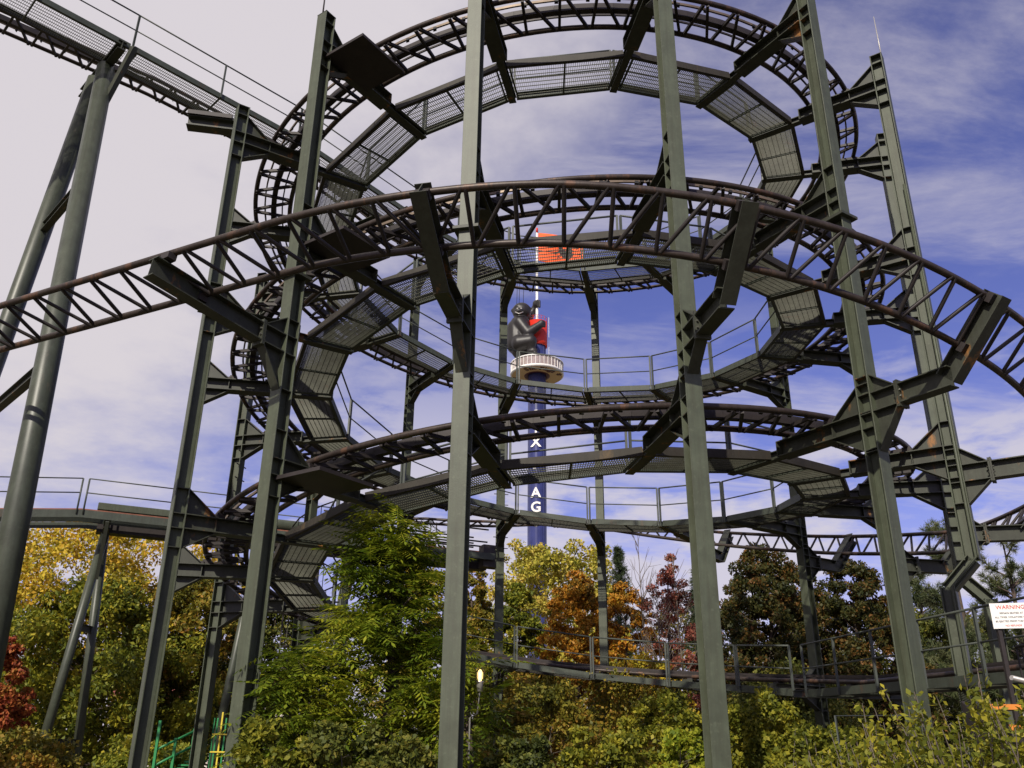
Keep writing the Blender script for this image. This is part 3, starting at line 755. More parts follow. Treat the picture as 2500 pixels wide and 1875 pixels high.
mx = N.new('ShaderNodeMixRGB'); L.new(st_.outputs[0], mx.inputs[0]); mx.inputs[1].default_value = (.85, .12, .025, 1); mx.inputs[2].default_value = (.03, .02, .02, 1); L.new(mx.outputs[0], b.inputs['Base Color']); b.inputs['Roughness'].default_value = .8
mb.sm = True
o = mb.build('flag', fm); sd = o.modifiers.new('thickness', 'SOLIDIFY'); sd.thickness = .03
tag(o, 'orange flag with dark print flying from the mast of the blue tower', 'flag')

# inflatable gorilla clinging to the drum (one continuous skin)
G0 = at(1132, 768, 149.); U = .0852      # metres per photo unit at that distance
def gp(u, v, dep=0.): return at(u, v, 149.0 - dep)
bm = bmesh.new()
def cap(p, q, r0, r1, n=9):
    for i in range(n):
        f = i / (n - 1); c = p + (q - p) * f
        bmesh.ops.create_uvsphere(bm, u_segments=14, v_segments=10, radius=r0 + (r1 - r0) * f, matrix=Matrix.Translation(Vector(c)))
def ell(c, sx, sy, sz):
    bmesh.ops.create_uvsphere(bm, u_segments=18, v_segments=12, radius=1, matrix=Matrix.Translation(Vector(c)) @ Matrix.Diagonal((sx, sy, sz, 1)))
cap(gp(1117, 712), gp(1119, 742), 2.05, 2.3)                       # back and rump
cap(gp(1119, 742), gp(1124, 755), 2.3, 1.7)
ell(gp(1124, 700, .3), 1.9, 1.9, 1.7)                              # shoulders
ell(gp(1127, 673, .5), 1.85, 1.75, 1.75)                           # head
ell(gp(1122, 664, 1.3), 1.05, .9, .55); ell(gp(1121, 673, 1.75), .95, .75, .6)  # brow, muzzle
ell(gp(1107, 671, .6), .32, .3, .45); ell(gp(1145, 668, .6), .32, .3, .45)      # ears
cap(gp(1123, 697, 1.4), gp(1141, 719, 2.2), 1.25, 1.0); cap(gp(1141, 719, 2.2), gp(1166, 702, 2.3), 1.0, .72); ell(gp(1170, 699, 2.2), .78, .8, .72)   # near arm
cap(gp(1139, 692, -1.2), gp(1149, 676, -1.6), 1.0, .75); cap(gp(1149, 676, -1.6), gp(1157, 662, -1.2), .75, .6); ell(gp(1158, 657, -.9), .72, .7, .85)  # far arm raised
for k in range(4): cap(gp(1161 + k * .6, 649.5 + k * 4.2, -.2), gp(1166, 650.5 + k * 4.2, .3), .27, .24, 4)     # fingers round the mast
for k in range(4): cap(gp(1172, 694.5 + k * 3.2, 2.6), gp(1177, 695.5 + k * 3.4, 2.0), .27, .22, 4)
cap(gp(1122, 742, 1.6), gp(1146, 737, 2.2), 1.55, 1.25); cap(gp(1146, 738, 2.2), gp(1147, 757, 1.8), 1.2, .85)   # thigh, shin
cap(gp(1146, 759, 2.0), gp(1156, 758, 2.4), .7, .5, 5)
for k in range(4): cap(gp(1154, 755 + k * 2, 2.3 + .2 * k), gp(1159, 755 + k * 2.2, 2.3 + .2 * k), .3, .24, 3)     # toes
cap(gp(1121, 757, .2), gp(1124, 775, 0), 1.5, .7)
me = bpy.data.meshes.new('inflatable_gorilla'); bm.to_mesh(me); bm.free()
gmz = paint('black_inflated_vinyl', (.018, .016, .016), .15, .45, 0, bump=.3, spec=.40, fine=1.6, scale=.8); me.materials.append(gmz)
o = bpy.data.objects.new('inflatable_gorilla', me); COL.objects.link(o)
rm = o.modifiers.new('remesh', 'REMESH'); rm.mode = 'VOXEL'; rm.voxel_size = .17; rm.use_smooth_shade = True
sm = o.modifiers.new('smooth', 'SMOOTH'); sm.iterations = 5; sm.factor = .5
tag(o, 'giant black inflatable gorilla clinging to the red drum of the blue tower', 'inflatable')
for nm, u, v in (('eye', 1118, 667), ('eye', 1126, 667)):
    e_ = MB(); c = gp(u, v, 2.15); bm = bmesh.new(); bmesh.ops.create_uvsphere(bm, u_segments=10, v_segments=8, radius=.2, matrix=Matrix.Translation(Vector(c)))
    me = bpy.data.meshes.new(nm); bm.to_mesh(me); bm.free(); me.materials.append(M['galv']); eo = bpy.data.objects.new(nm, me); COL.objects.link(eo); eo.parent = o
mb = MB()
mb.tube([gp(1113, 674, 2.4), gp(1121, 678, 2.75), gp(1130, 674, 2.4)], .12, 6); eo = mb.build('mouth', M['galv']); eo.parent = o
for u in (1116, 1121, 1130):      # tether lines
    mb = MB(); mb.tube([gp(u, 668, 1.6), gp(u + 3, 560, .5)], .05, 5); eo = mb.build('tether', M['black']); eo.parent = o

# ------------------------------------------------------------------ vegetation
def leaf_quads(C, size, aspect=.55, fold=.25, droop=.3, outward=None, up_bias=.35):
    """diamond leaves at centres C (N,3)"""
    n = len(C); d = rng.normal(size=(n, 3)); d[:, 2] -= droop
    if outward is not None: d += outward * .9
    d /= np.linalg.norm(d, axis=1)[:, None]
    w = rng.normal(size=(n, 3)); w[:, 2] *= .6; w -= (w * d).sum(1)[:, None] * d; w /= np.linalg.norm(w, axis=1)[:, None] + 1e-9
    nn = np.cross(d, w); s = size * rng.uniform(.65, 1.35, (n, 1))
    V = np.empty((n, 4, 3)); V[:, 0] = C - d * s * .5; V[:, 1] = C + w * s * aspect * .5 + nn * s * fold * .25 + d * s * .05
    V[:, 2] = C + d * s * .5; V[:, 3] = C - w * s * aspect * .5 + nn * s * fold * .25 + d * s * .05
    Fc = np.arange(n * 4).reshape(n, 4); return V.reshape(-1, 3), Fc
def prof_round(h): return math.sqrt(max(0, 1 - (2 * h - 1) ** 2)) ** .8
def prof_cone(h): return max(.04, (1 - h) ** .8) * min(1, h * 8 + .3)
def prof_egg(h): return max(.05, min(1, 1.35 * math.sqrt(max(0, 1 - h)) * min(1, .55 + h * 2)))
def prof_spread(h): return .55 + .45 * math.sin(min(1, h * 1.1) * math.pi * .9)
def limb(mb, a, b, r0, r1, sag=0., n=4, sides=5):
    pts = []
    for i in range(n + 1):
        f = i / n; p = a + (b - a) * f; p = p + vec(rng.normal() * .03, rng.normal() * .03, 0) * np.linalg.norm(b - a) * (0 < f < 1)
        p[2] += sag * math.sin(f * math.pi); pts.append(p)
    mb.tube(pts, np.linspace(r0, r1, n + 1), sides, cap=False)
def tree(name, lab, cat, base, H, rad, zlow, mat, nleaf, leaf, prof=prof_round, nclump=60, clump=.24, bark='trunk', group=None, seed=0, trunk_r=None, aspect=.55, lean=(0, 0), squash=.75, shell=.5, nlimb=22, droop=.3):
    global rng
    rng = np.random.default_rng(1000 + seed)
    base = vec(base[0], base[1], 0); rt = thing_(name, base, lab, cat, group)
    ch = H - zlow; cl = []
    while len(cl) < nclump:
        h = rng.uniform(0, 1) ** .85; pr = prof(h) * rad
        if rng.uniform() > (prof(h) + .15): continue
        rr_ = pr * (shell + (1 - shell) * rng.uniform() ** .6) if rng.uniform() < .8 else pr * rng.uniform()
        a = rng.uniform(0, 2 * math.pi); wob = 1 + .28 * mnoise.noise((math.cos(a) * 1.3 + seed, math.sin(a) * 1.3, h * 3))
        cl.append((base[0] + lean[0] * h + math.cos(a) * rr_ * wob, base[1] + lean[1] * h + math.sin(a) * rr_ * wob, zlow + h * ch))
    cl = np.array(cl); cr = clump * rad * rng.uniform(.6, 1.35, len(cl))
    wts = cr ** 2; cnt = np.maximum(6, (nleaf * wts / wts.sum()).astype(int)); P = []; Ov = []
    for c, r_, k in zip(cl, cr, cnt):
        d = rng.normal(size=(k, 3)); d /= np.linalg.norm(d, axis=1)[:, None]
        rad_ = r_ * (rng.uniform(0, 1, k) ** .42)[:, None]; q = d * rad_; q[:, 2] *= squash
        P.append(c + q); Ov.append(d)
    P = np.concatenate(P); Ov = np.concatenate(Ov); keep = P[:, 2] > .05; P = P[keep]; Ov = Ov[keep]
    V, Fc = leaf_quads(P, leaf, aspect, outward=Ov, droop=droop)
    npmesh('crown', V, Fc, mat, rt)
    tr = trunk_r or max(.05, H * .018); mb = MB(); top = vec(base[0] + lean[0] * .85, base[1] + lean[1] * .85, zlow + ch * .86)
    n = 7; pts = [base + (top - base) * (i / n) + vec(rng.normal() * .012, rng.normal() * .012, 0) * H * (i > 0) for i in range(n + 1)]; pts[0][2] = -.15
    mb.tube(pts, np.linspace(tr, tr * .18, n + 1), 8, cap=False)
    for c in cl[rng.permutation(len(cl))[:nlimb]]:
        zb = max(zlow * .7, min(c[2] - rad * .35, top[2])); f = zb / max(top[2], .1); a = base + (top - base) * f
        limb(mb, a, c, tr * .38 * (1.15 - f), tr * .06, -.05 * rad)
    mb.build('trunk', M[bark], rt); return rt
def place(u, v_top, d, w_u, v_mid=None):
    """base, height and radius of a plant from its outline in the photo and its distance"""
    p = at(u, v_top, d); depth = d * (ray(u, v_mid or v_top) @ FW)
    return vec(p[0], p[1], 0), p[2], w_u / 2 * depth / 1887.7
L_ = {}
L_['olive'] = leafmat('olive_green_leaves', [(.045, .06, .008), (.10, .12, .012), (.18, .18, .016), (.30, .25, .02)])
L_['gold'] = leafmat('golden_leaves', [(.13, .125, .014), (.29, .235, .018), (.46, .33, .028), (.48, .28, .03)])
L_['bronze'] = leafmat('bronze_leaves', [(.055, .062, .01), (.11, .105, .012), (.19, .15, .018), (.25, .13, .02)])
L_['orange'] = leafmat('orange_leaves', [(.11, .078, .012), (.26, .135, .014), (.42, .17, .018), (.30, .22, .02)])
L_['red'] = leafmat('red_leaves', [(.12, .03, .015), (.25, .05, .022), (.32, .11, .03), (.20, .12, .02)])
L_['pink'] = leafmat('red_brown_twigs_leaves', [(.09, .045, .03), (.19, .07, .045), (.30, .08, .06), (.20, .12, .05)])
L_['brown'] = leafmat('dark_brown_green_leaves', [(.020, .026, .008), (.036, .040, .010), (.060, .052, .012), (.15, .068, .018)])
L_['lemon'] = leafmat('lemon_green_leaves', [(.10, .11, .014), (.24, .22, .025), (.40, .34, .05), (.44, .32, .06)])
L_['fresh'] = leafmat('fresh_green_leaves', [(.045, .075, .006), (.10, .140, .010), (.18, .21, .016), (.29, .28, .022)], trans=.4)
L_['shrub'] = leafmat('shrub_leaves', [(.045, .055, .007), (.10, .115, .012), (.19, .185, .018), (.30, .26, .025)], trans=.4, clump=2.)
L_['pine'] = leafmat('pine_needles', [(.03, .045, .018), (.065, .080, .032), (.11, .11, .05)], trans=.15, clump=1.5)
L_['spruce'] = leafmat('spruce_needles', [(.018, .03, .012), (.035, .050, .02), (.06, .07, .03)], trans=.1, clump=1.5)
L_['dim'] = leafmat('dull_green_leaves', [(.030, .040, .009), (.062, .075, .013), (.11, .115, .018), (.17, .14, .022)], clump=1.3)

TREES = [  # name, label, category, u, v_top, dist, width, v_mid, z_low, palette, leaves, leaf size, profile, clumps, clump size, seed
 ('locust_tree', 'golden yellow tree with airy crown rising behind the brake run at left', 255, 1148, 46, 430, 1250, 4.5, 'gold', 15000, .26, prof_round, 80, .20, 1),
 ('broadleaf_tree', 'large olive green tree behind the slim pipe legs at left', 225, 1262, 41, 400, 1400, 1.0, 'olive', 26000, .24, prof_egg, 110, .19, 2),
 ('bronze_tree', 'bronze and olive tree between the dark left columns', 425, 1225, 43, 230, 1400, .8, 'bronze', 17000, .24, prof_egg, 80, .22, 3),
 ('red_tree', 'small red-leaved tree at the left edge of the picture', -10, 1360, 36, 150, 1500, .6, 'red', 8000, .2, prof_egg, 50, .24, 4),
 ('olive_tree', 'dull olive tree behind the spiral stair', 600, 1290, 44, 200, 1450, .6, 'dim', 12000, .24, prof_egg, 60, .24, 5),
 ('yellow_tree', 'yellow-green maple behind the leafy green tree', 900, 1225, 48, 170, 1350, 1.5, 'lemon', 9000, .26, prof_round, 55, .24, 6),
 ('orange_tree', 'slender dark tree with orange leaves just right of the left central column', 1020, 1222, 44, 110, 1350, .8, 'bronze', 9000, .22, prof_egg, 50, .25, 7),
 ('larch_tree', 'pale lemon-yellow feathery tree at the foot of the blue tower', 1195, 1182, 52, 270, 1300, 1.0, 'lemon', 19000, .28, prof_spread, 90, .19, 8),
 ('green_tree', 'green tree in front of the lemon-yellow tree, beside the slim far column', 1118, 1262, 44, 130, 1400, .5, 'olive', 11000, .22, prof_egg, 60, .22, 9),
 ('amber_tree', 'bright orange-brown tree in the middle between the central columns', 1245, 1236, 40, 150, 1400, .3, 'orange', 17000, .19, prof_egg, 100, .20, 10),
 ('ochre_tree', 'ochre yellow and orange tree right of the slim far column', 1350, 1258, 41, 140, 1400, .5, 'orange', 9000, .2, prof_egg, 60, .22, 11),
 ('pink_shrub_tree', 'reddish brown thin-leaved tree with bare twigs left of the right central column', 1440, 1200, 40, 130, 1400, .3, 'pink', 11000, .15, prof_egg, 60, .22, 12),
 ('russet_tree', 'tall dark russet tree right of the right central column', 1640, 1185, 42, 220, 1400, .4, 'brown', 30000, .20, prof_egg, 110, .20, 13),
 ('dark_green_tree', 'dark green tree in front of the front right column', 1835, 1215, 42, 220, 1400, .4, 'brown', 26000, .20, prof_egg, 100, .21, 14),
 ('dusky_tree', 'dusky brown tree behind the back right column', 1735, 1242, 46, 150, 1400, .6, 'brown', 11000, .22, prof_egg, 60, .22, 15),
 ('far_tree', 'dull green tree low behind the front left column', 505, 1330, 50, 160, 1450, .4, 'dim', 9000, .24, prof_egg, 50, .25, 16),
 ('far_hedge_tree', 'low dark green tree behind the right side shrubs', 2010, 1340, 50, 220, 1450, .3, 'dim', 12000, .24, prof_egg, 60, .24, 17),
 ('far_left_tree', 'bushy olive tree low at the far left behind the red leaves', 90, 1420, 52, 260, 1500, .3, 'olive', 9000, .26, prof_egg, 60, .24, 18),
 ('distant_tree', 'distant olive treetop low behind the amber tree', 1290, 1335, 62, 210, 1400, .4, 'olive', 7000, .28, prof_egg, 50, .25, 81),
 ('distant_tree', 'distant brown treetop behind the thin reddish tree', 1470, 1320, 64, 200, 1400, .4, 'bronze', 7000, .28, prof_egg, 50, .25, 82),
 ('distant_tree', 'distant dark treetop left of the russet tree', 1580, 1300, 60, 170, 1400, .4, 'brown', 7000, .28, prof_egg, 50, .25, 83),
 ('distant_tree', 'distant dark treetop between the russet and dark green trees', 1755, 1285, 61, 220, 1400, .4, 'brown', 8000, .28, prof_egg, 50, .25, 84),
 ('distant_tree', 'distant dull treetop behind the front right column', 1920, 1300, 60, 200, 1400, .4, 'dim', 7000, .28, prof_egg, 50, .25, 85),
 ('distant_tree', 'distant yellowish treetop behind the orange-leaved slender tree', 1040, 1300, 62, 180, 1400, .4, 'lemon', 7000, .28, prof_egg, 50, .25, 86),
 ('distant_tree', 'distant dull green treetop behind the spiral stair', 690, 1340, 62, 220, 1400, .4, 'dim', 7000, .28, prof_egg, 50, .25, 87),
 ('distant_tree', 'distant dark treetop behind the warning sign', 2120, 1320, 62, 240, 1400, .4, 'dim', 7000, .28, prof_egg, 50, .25, 88),
 ('low_tree', 'low brown-green tree behind the bottom ring left of the amber tree', 1150, 1430, 37, 200, 1500, .2, 'bronze', 8000, .19, prof_egg, 60, .24, 19),
 ('low_ochre_tree', 'low golden bush behind the bottom ring below the ochre tree', 1390, 1420, 36, 190, 1500, .2, 'gold', 7000, .18, prof_egg, 60, .24, 20),
 ('low_dark_tree', 'low dark bush behind the bottom ring below the russet tree', 1690, 1440, 37, 260, 1500, .2, 'dim', 9000, .19, prof_egg, 60, .24, 21),
]
for (nm, lab, u, vt, d, w, vm_, zl, pal, nl, ls, pf, nc, cs, sd_) in TREES:
    b_, H_, r_ = place(u, vt, d, w * 1.32, vm_); tree(nm, lab, 'tree', b_, H_, r_, zl, L_[pal], int(nl * 1.9), ls * .80, pf, int(nc * 2.6), cs * .66, seed=sd_, shell=.35)

# conifers
def needles(C, D, n, length, rad):
    """tufts of thin needles at C pointing along D"""
    k = len(C); c = np.repeat(C, n, 0); d = np.repeat(D, n, 0) * .8 + rng.normal(size=(k * n, 3)) * .65; d /= np.linalg.norm(d, axis=1)[:, None]
    w = np.cross(d, rng.normal(size=(k * n, 3))); w /= np.linalg.norm(w, axis=1)[:, None] + 1e-9
    L1 = length * rng.uniform(.6, 1.2, (k * n, 1)); V = np.empty((k * n, 4, 3))
    V[:, 0] = c - w * rad; V[:, 1] = c + w * rad; V[:, 2] = c + d * L1 + w * rad * .4; V[:, 3] = c + d * L1 - w * rad * .4
    return V.reshape(-1, 3), np.arange(k * n * 4).reshape(-1, 4)
def pine(lab, base, H, rad, seed, z0=2.5):
    global rng
    rng = np.random.default_rng(seed); base = vec(base[0], base[1], 0); rt = thing_('pine_tree', base, lab, 'tree'); mb = MB()
    mb.tube([base - ZV * .1, base + ZV * H * .5, base + ZV * H * .97], [H * .02, H * .013, .03], 8, cap=False); C = []; Dd = []
    for k in range(46):
        h = rng.uniform(z0 / H, 1) ; L1 = rad * (1.15 - h) * rng.uniform(.6, 1.1) + .4; a = rng.uniform(0, 6.28); d = nrm(vec(math.cos(a), math.sin(a), .35 + .4 * h))
        p0 = base + ZV * H * h * .96; p1 = p0 + d * L1; limb(mb, p0, p1, .05, .015, 0)
        for j in range(int(12 + 10 * L1)):
            f = rng.uniform(.35, 1.05); dd = nrm(d + rng.normal(size=3) * .6 + ZV * .3); C.append(p0 + d * L1 * f + dd * rng.uniform(0, .45)); Dd.append(dd)
    V, Fc = needles(np.array(C), np.array(Dd), 26, .26, .011); npmesh('crown', V, Fc, L_['pine'], rt); mb.build('trunk', M['trunk'], rt)
for u, vt, d, w, sd_, lab in ((2040, 1118, 46, 210, 31, 'tall dark pine behind the lightning-rod column at right'), (2165, 1165, 44, 200, 32, 'dark pine behind the warning sign at the right edge'), (1975, 1225, 52, 150, 33, 'smaller pine between the front right column and the tall pine')):
    b_, H_, r_ = place(u, vt, d, w, 1250); pine(lab, b_, H_, r_ * 1.25, sd_)
def spruce(lab, base, H, rad, seed):
    global rng
    rng = np.random.default_rng(seed); base = vec(base[0], base[1], 0); rt = thing_('spruce_tree', base, lab, 'tree'); mb = MB()
    mb.tube([base - ZV * .1, base + ZV * H], [H * .014, .02], 7, cap=False); C = []; Dd = []
    for h in np.arange(.12, .99, .022):
        for k in range(8):
            a = rng.uniform(0, 6.28); L1 = rad * (1 - h) * rng.uniform(.75, 1.1) + .08; d = nrm(vec(math.cos(a), math.sin(a), -.15 + .5 * h))
            for f in np.arange(.1, 1.01, .16): C.append(base + ZV * H * h + d * L1 * f); Dd.append(nrm(d + rng.normal(size=3) * .4))
    C = np.array(C) + rng.normal(size=(len(C), 3)) * .06
    V, Fc = needles(C, np.array(Dd), 9, .30, .018); npmesh('crown', V, Fc, L_['spruce'], rt); mb.build('trunk', M['trunk'], rt)
for u, vt, d, w, sd_, lab in ((1335, 1180, 58, 105, 41, 'dark green spruce standing behind the ochre tree'), (1500, 1222, 62, 70, 42, 'small dark spruce tip left of the right central column'), (1592, 1240, 60, 60, 43, 'thin dark spruce tip right of the right central column')):
    b_, H_, r_ = place(u, vt, d, w, 1300); spruce(lab, b_, H_, r_ * 2.3, sd_)
# bare twiggy saplings
def sapling(lab, base, H, seed, n=9):
    global rng
    rng = np.random.default_rng(seed); base = vec(base[0], base[1], 0); rt = thing_('bare_sapling', base, lab, 'tree', 'bare saplings'); mb = MB(); tw = MB()
    top = base + vec(rng.normal() * .3, 0, H); mb.tube([base - ZV * .1, base + (top - base) * .5, top], [.045, .03, .008], 5, cap=False)
    for k in range(n * 4):
        f = rng.uniform(.25, .95); p = base + (top - base) * f; a = rng.uniform(0, 6.28); d = nrm(vec(math.cos(a) * .5, math.sin(a) * .5, 1)); L1 = H * .3 * (1.1 - f) + .3
        limb(tw, p, p + d * L1, .016, .005, 0, 3, 4)
        q = p + d * L1 * .6; d2 = nrm(d + rng.normal(size=3) * .5); limb(tw, q, q + d2 * L1 * .5, .009, .004, 0, 2, 4)
    mb.build('trunk', M['trunkg'], rt); tw.build('twigs', M['trunkg'], rt)
for u, vt, d, sd_, lab in ((1385, 1150, 40, 51, 'bare leafless sapling rising above the reddish thin-leaved tree'), (1465, 1195, 39, 52, 'bare sapling just right of the reddish thin-leaved tree'), (1415, 1235, 38, 53, 'shorter bare sapling among the reddish twigs')):
    b_, H_, r_ = place(u, vt, d, 10); sapling(lab, b_, H_, sd_)

# leafy tree with feather leaves inside the spiral
def compound_template(nl=6, L=.42, lw=.036, ll=.125):
    V = []; Fc = []
    def add(a, b, c, d): k = len(V); V.extend([a, b, c, d]); Fc.append((k, k+1, k+2, k+3))
    for i in range(nl):
        f = (i + 1) / (nl + .3); x = L * f; z = -.22 * f * f * L
        for s in (-1, 1):
            dirv = nrm(vec(.45, s * .9, -.35)); b0 = vec(x, 0, z); side = nrm(vec(.8, -s * .35, 0)); k = ll * (1 - .35 * abs(f - .5))
            add(b0, b0 + dirv * k * .45 + side * lw * .5, b0 + dirv * k, b0 + dirv * k * .45 - side * lw * .5)
    b0 = vec(L, 0, -.22 * L); dv = nrm(vec(1, 0, -.5)); add(b0, b0 + dv * ll * .45 + vec(0, lw * .5, 0), b0 + dv * ll, b0 + dv * ll * .45 - vec(0, lw * .5, 0))
    add(vec(0, -.004, 0), vec(0, .004, 0), vec(L, .003, -.22 * L), vec(L, -.003, -.22 * L))
    return np.array(V), np.array(Fc)
def feather_tree(lab, base, H, rad, mat, n, seed, zlow=.6, prof=prof_egg, scale=1.0, nb=26, name='feather_leaf_tree'):
    global rng
    rng = np.random.default_rng(seed); base = vec(base[0], base[1], 0); rt = thing_(name, base, lab, 'tree'); TV, TF_ = compound_template(); mb = MB()
    mb.tube([base - ZV * .1, base + vec(.08, .05, H * .5), base + vec(-.05, 0, H * .96)], [.10, .06, .012], 8, cap=False); AV = []; AF = []; off = 0; br = []
    for k in range(nb):
        h = .12 + .86 * (k + rng.uniform()) / nb; a = k * 2.4 + rng.normal() * .3; L1 = rad * prof(max(0, (h * H - zlow) / (H - zlow))) * rng.uniform(.75, 1.1)
        p0 = base + ZV * H * max(.08, h - .10); p1 = base + vec(math.cos(a) * L1, math.sin(a) * L1, H * h); limb(mb, p0, p1, .03, .008, .05); br.append((p0, p1))
    for k in range(n):
        p0, p1 = br[rng.integers(len(br))]; f = rng.uniform(.2, 1.08); p = p0 + (p1 - p0) * f + rng.normal(size=3) * vec(.17, .17, .14)
        out = nrm((p1 - p0) * vec(1, 1, 0) + rng.normal(size=3) * .4 * vec(1, 1, 0) + vec(1e-3, 0, 0)); a = rng.normal() * .75
        d = nrm(vec(out[0] * math.cos(a) - out[1] * math.sin(a), out[0] * math.sin(a) + out[1] * math.cos(a), rng.normal() * .3 + .08))
        y = nrm(np.cross(ZV, d)); y = nrm(y + ZV * rng.normal() * .2); z = np.cross(d, y); s = scale * rng.uniform(.7, 1.2)
        AV.append(p + (TV[:, :1] * d + TV[:, 1:2] * y + TV[:, 2:] * z) * s); AF.append(TF_ + off); off += len(TV)
    npmesh('crown', np.concatenate(AV), np.concatenate(AF), mat, rt); mb.build('trunk', M['trunk'], rt)
b_, H_, r_ = place(855, 1102, 14.6, 270, 1350)
feather_tree('bright green tree with long feather leaves growing inside the spiral left of centre', b_, H_, r_ * 1.02, L_['fresh'], 2700, 61, .3, scale=1.2)
b_, H_, r_ = place(665, 1395, 13.8, 200, 1500)
feather_tree('shorter feather-leaved tree below the left rings, left of the bright green tree', b_, H_, r_, L_['fresh'], 1100, 62, .2, nb=18, scale=1.2)
b_, H_, r_ = place(1010, 1395, 13.6, 120, 1500)
feather_tree('small feather-leaved sapling just right of the left central column', b_, H_, r_, L_['fresh'], 420, 63, .5, nb=14, scale=1.2)

# shrubs under and in front of the spiral
SHR = [
 (600, 1560, 12.0, 160, 'shrub', 5200, .085, 'round-leaved green shrub at the foot of the front left column'),
 (745, 1575, 12.2, 220, 'dim', 6500, .085, 'dark green shrub in front of the bright green tree'),
 (880, 1600, 11.8, 200, 'dim', 6000, .08, 'low dark shrub at the left foot of the left central column'),
 (1080, 1520, 19.0, 150, 'bronze', 4800, .11, 'twiggy brown-green shrub just right of the lantern'),
 (1190, 1490, 21.0, 200, 'bronze', 5600, .11, 'wide ochre-green shrub under the bottom ring at centre'),
 (1290, 1585, 15.0, 190, 'shrub', 5600, .095, 'yellow-green shrub low in the centre'),
 (1430, 1500, 17.5, 200, 'shrub', 6400, .10, 'tall green shrub left of the right central column'),
 (1470, 1580, 13.5, 150, 'fresh', 4600, .085, 'bright leafy shrub at the foot of the right central column'),
 (1640, 1500, 17.0, 200, 'shrub', 6400, .10, 'green shrub right of the right central column'),
 (1760, 1540, 14.5, 200, 'shrub', 6000, .09, 'green-brown shrub midway between the right columns'),
 (1120, 1600, 13.0, 160, 'dim', 4600, .08, 'low shadowed shrub left of centre at the bottom edge'),
 (60, 1585, 27.0, 220, 'bronze', 4800, .14, 'brownish bush at the bottom left corner'),
 (340, 1600, 26.0, 240, 'olive', 5000, .14, 'olive bush at the bottom between the left pipe legs and column'),
 (1560, 1570, 24.0, 200, 'dim', 4500, .13, 'dark bush behind the right central column'),
 (950, 1470, 25.0, 240, 'dim', 5200, .13, 'dark bush deep behind the left central column'),
 (1380, 1470, 27.0, 300, 'bronze', 5200, .14, 'broad russet bush far behind between the central columns'),
]
for k, (u, vt, d, w, pal, nl, ls, lab) in enumerate(SHR):
    b_, H_, r_ = place(u, vt, d, w, 1600); H_ = max(H_, 1.2)
    tree('shrub', lab, 'shrub', b_, H_, r_, .1, L_[pal], int(nl * 1.7), ls * .9, prof_spread, 70, .24, seed=200 + k, trunk_r=.03, nlimb=30, bark='trunkg', aspect=.6)
# foreground shrub, larger leaves on upright shoots
def shoot_shrub(lab, base, spread, n, hmax, seed, ls=.056, hmin=.4):
    global rng
    rng = np.random.default_rng(seed); base = vec(base[0], base[1], 0); rt = thing_('foreground_shrub', base, lab, 'shrub', 'foreground shrubs'); mb = MB(); P = []; Ov = []
    for k in range(n):
        a = rng.uniform(0, 6.28); r_ = spread * math.sqrt(rng.uniform()); h = hmax * rng.uniform(hmin, 1) * (1 - .35 * (r_ / spread) ** 2); q = base + vec(math.cos(a) * r_, math.sin(a) * r_, 0)
        tip = q + vec(math.cos(a) * .25 * r_ + rng.normal() * .12, math.sin(a) * .25 * r_ + rng.normal() * .1, h); limb(mb, base + (q - base) * .6 - ZV * .1, tip, .012, .003, 0, 4, 4)
        for j in range(int(85 * h)):
            f = rng.uniform(.12, 1.0); p = base + (q - base) * .6 + (tip - base - (q - base) * .6) * f; d = nrm(rng.normal(size=3) * vec(1, 1, .5) + ZV * .35); P.append(p + d * .05); Ov.append(d)
    V, Fc = leaf_quads(np.array(P), ls, .5, outward=np.array(Ov) * 1.4, droop=.1); npmesh('leaves', V, Fc, L_['shrub'], rt); mb.build('stems', M['trunkg'], rt)
for u, d, sp, n, vt, sd_, lab in ((2050, 7.2, .95, 260, 1468, 71, 'leafy shrub nearest the camera below the warning sign at lower right'), (1900, 8.0, .9, 240, 1512, 72, 'leafy shrub in front of the foot of the front right column'), (2190, 7.0, .8, 230, 1432, 73, 'leafy shrub in front of the platform steps at the right edge'), (1770, 9.0, .85, 170, 1565, 74, 'low leafy shrub left of the front right column foot')):
    p = at(u, vt, d); shoot_shrub(lab, p, sp, n, p[2], sd_)

# ------------------------------------------------------------------ lantern
LP = at(1037, 1462, 13.2)
root = thing_('lantern', vec(LP[0] - .14, LP[1], 0), 'small lit lantern on a thin pole right of the left central column', 'lamp')
MB().tube([vec(LP[0] - .14, LP[1], -.1), vec(LP[0] - .13, LP[1], LP[2] - .55), vec(LP[0] - .03, LP[1], LP[2] - .5), vec(LP[0], LP[1], LP[2] - .18)], .014, 6).build('pole', M['galv'], root)
MB().tube([LP - ZV * .2, LP - ZV * .08, LP - ZV * .06], [.045, .05, .06], 10).build('lamp_base', M['galv'], root)
bm_, nt, b = mat_new('lit_bulb'); b.inputs['Base Color'].default_value = (1, .7, .3, 1); b.inputs['Emission Color'].default_value = (1, .62, .22, 1); b.inputs['Emission Strength'].default_value = 2.6
MB().tube([LP - ZV * .06, LP - ZV * .02, LP + ZV * .06, LP + ZV * .10], [.02, .042, .042, .01], 10).build('bulb', bm_, root)
k = MB()
for a in range(6):
    d = vec(math.cos(a * 1.047), math.sin(a * 1.047), 0) * .062; k.tube([LP + d - ZV * .07, LP + d + ZV * .10, LP + ZV * .15], .004, 4)
k.build('wire_cage', M['dark'], root)

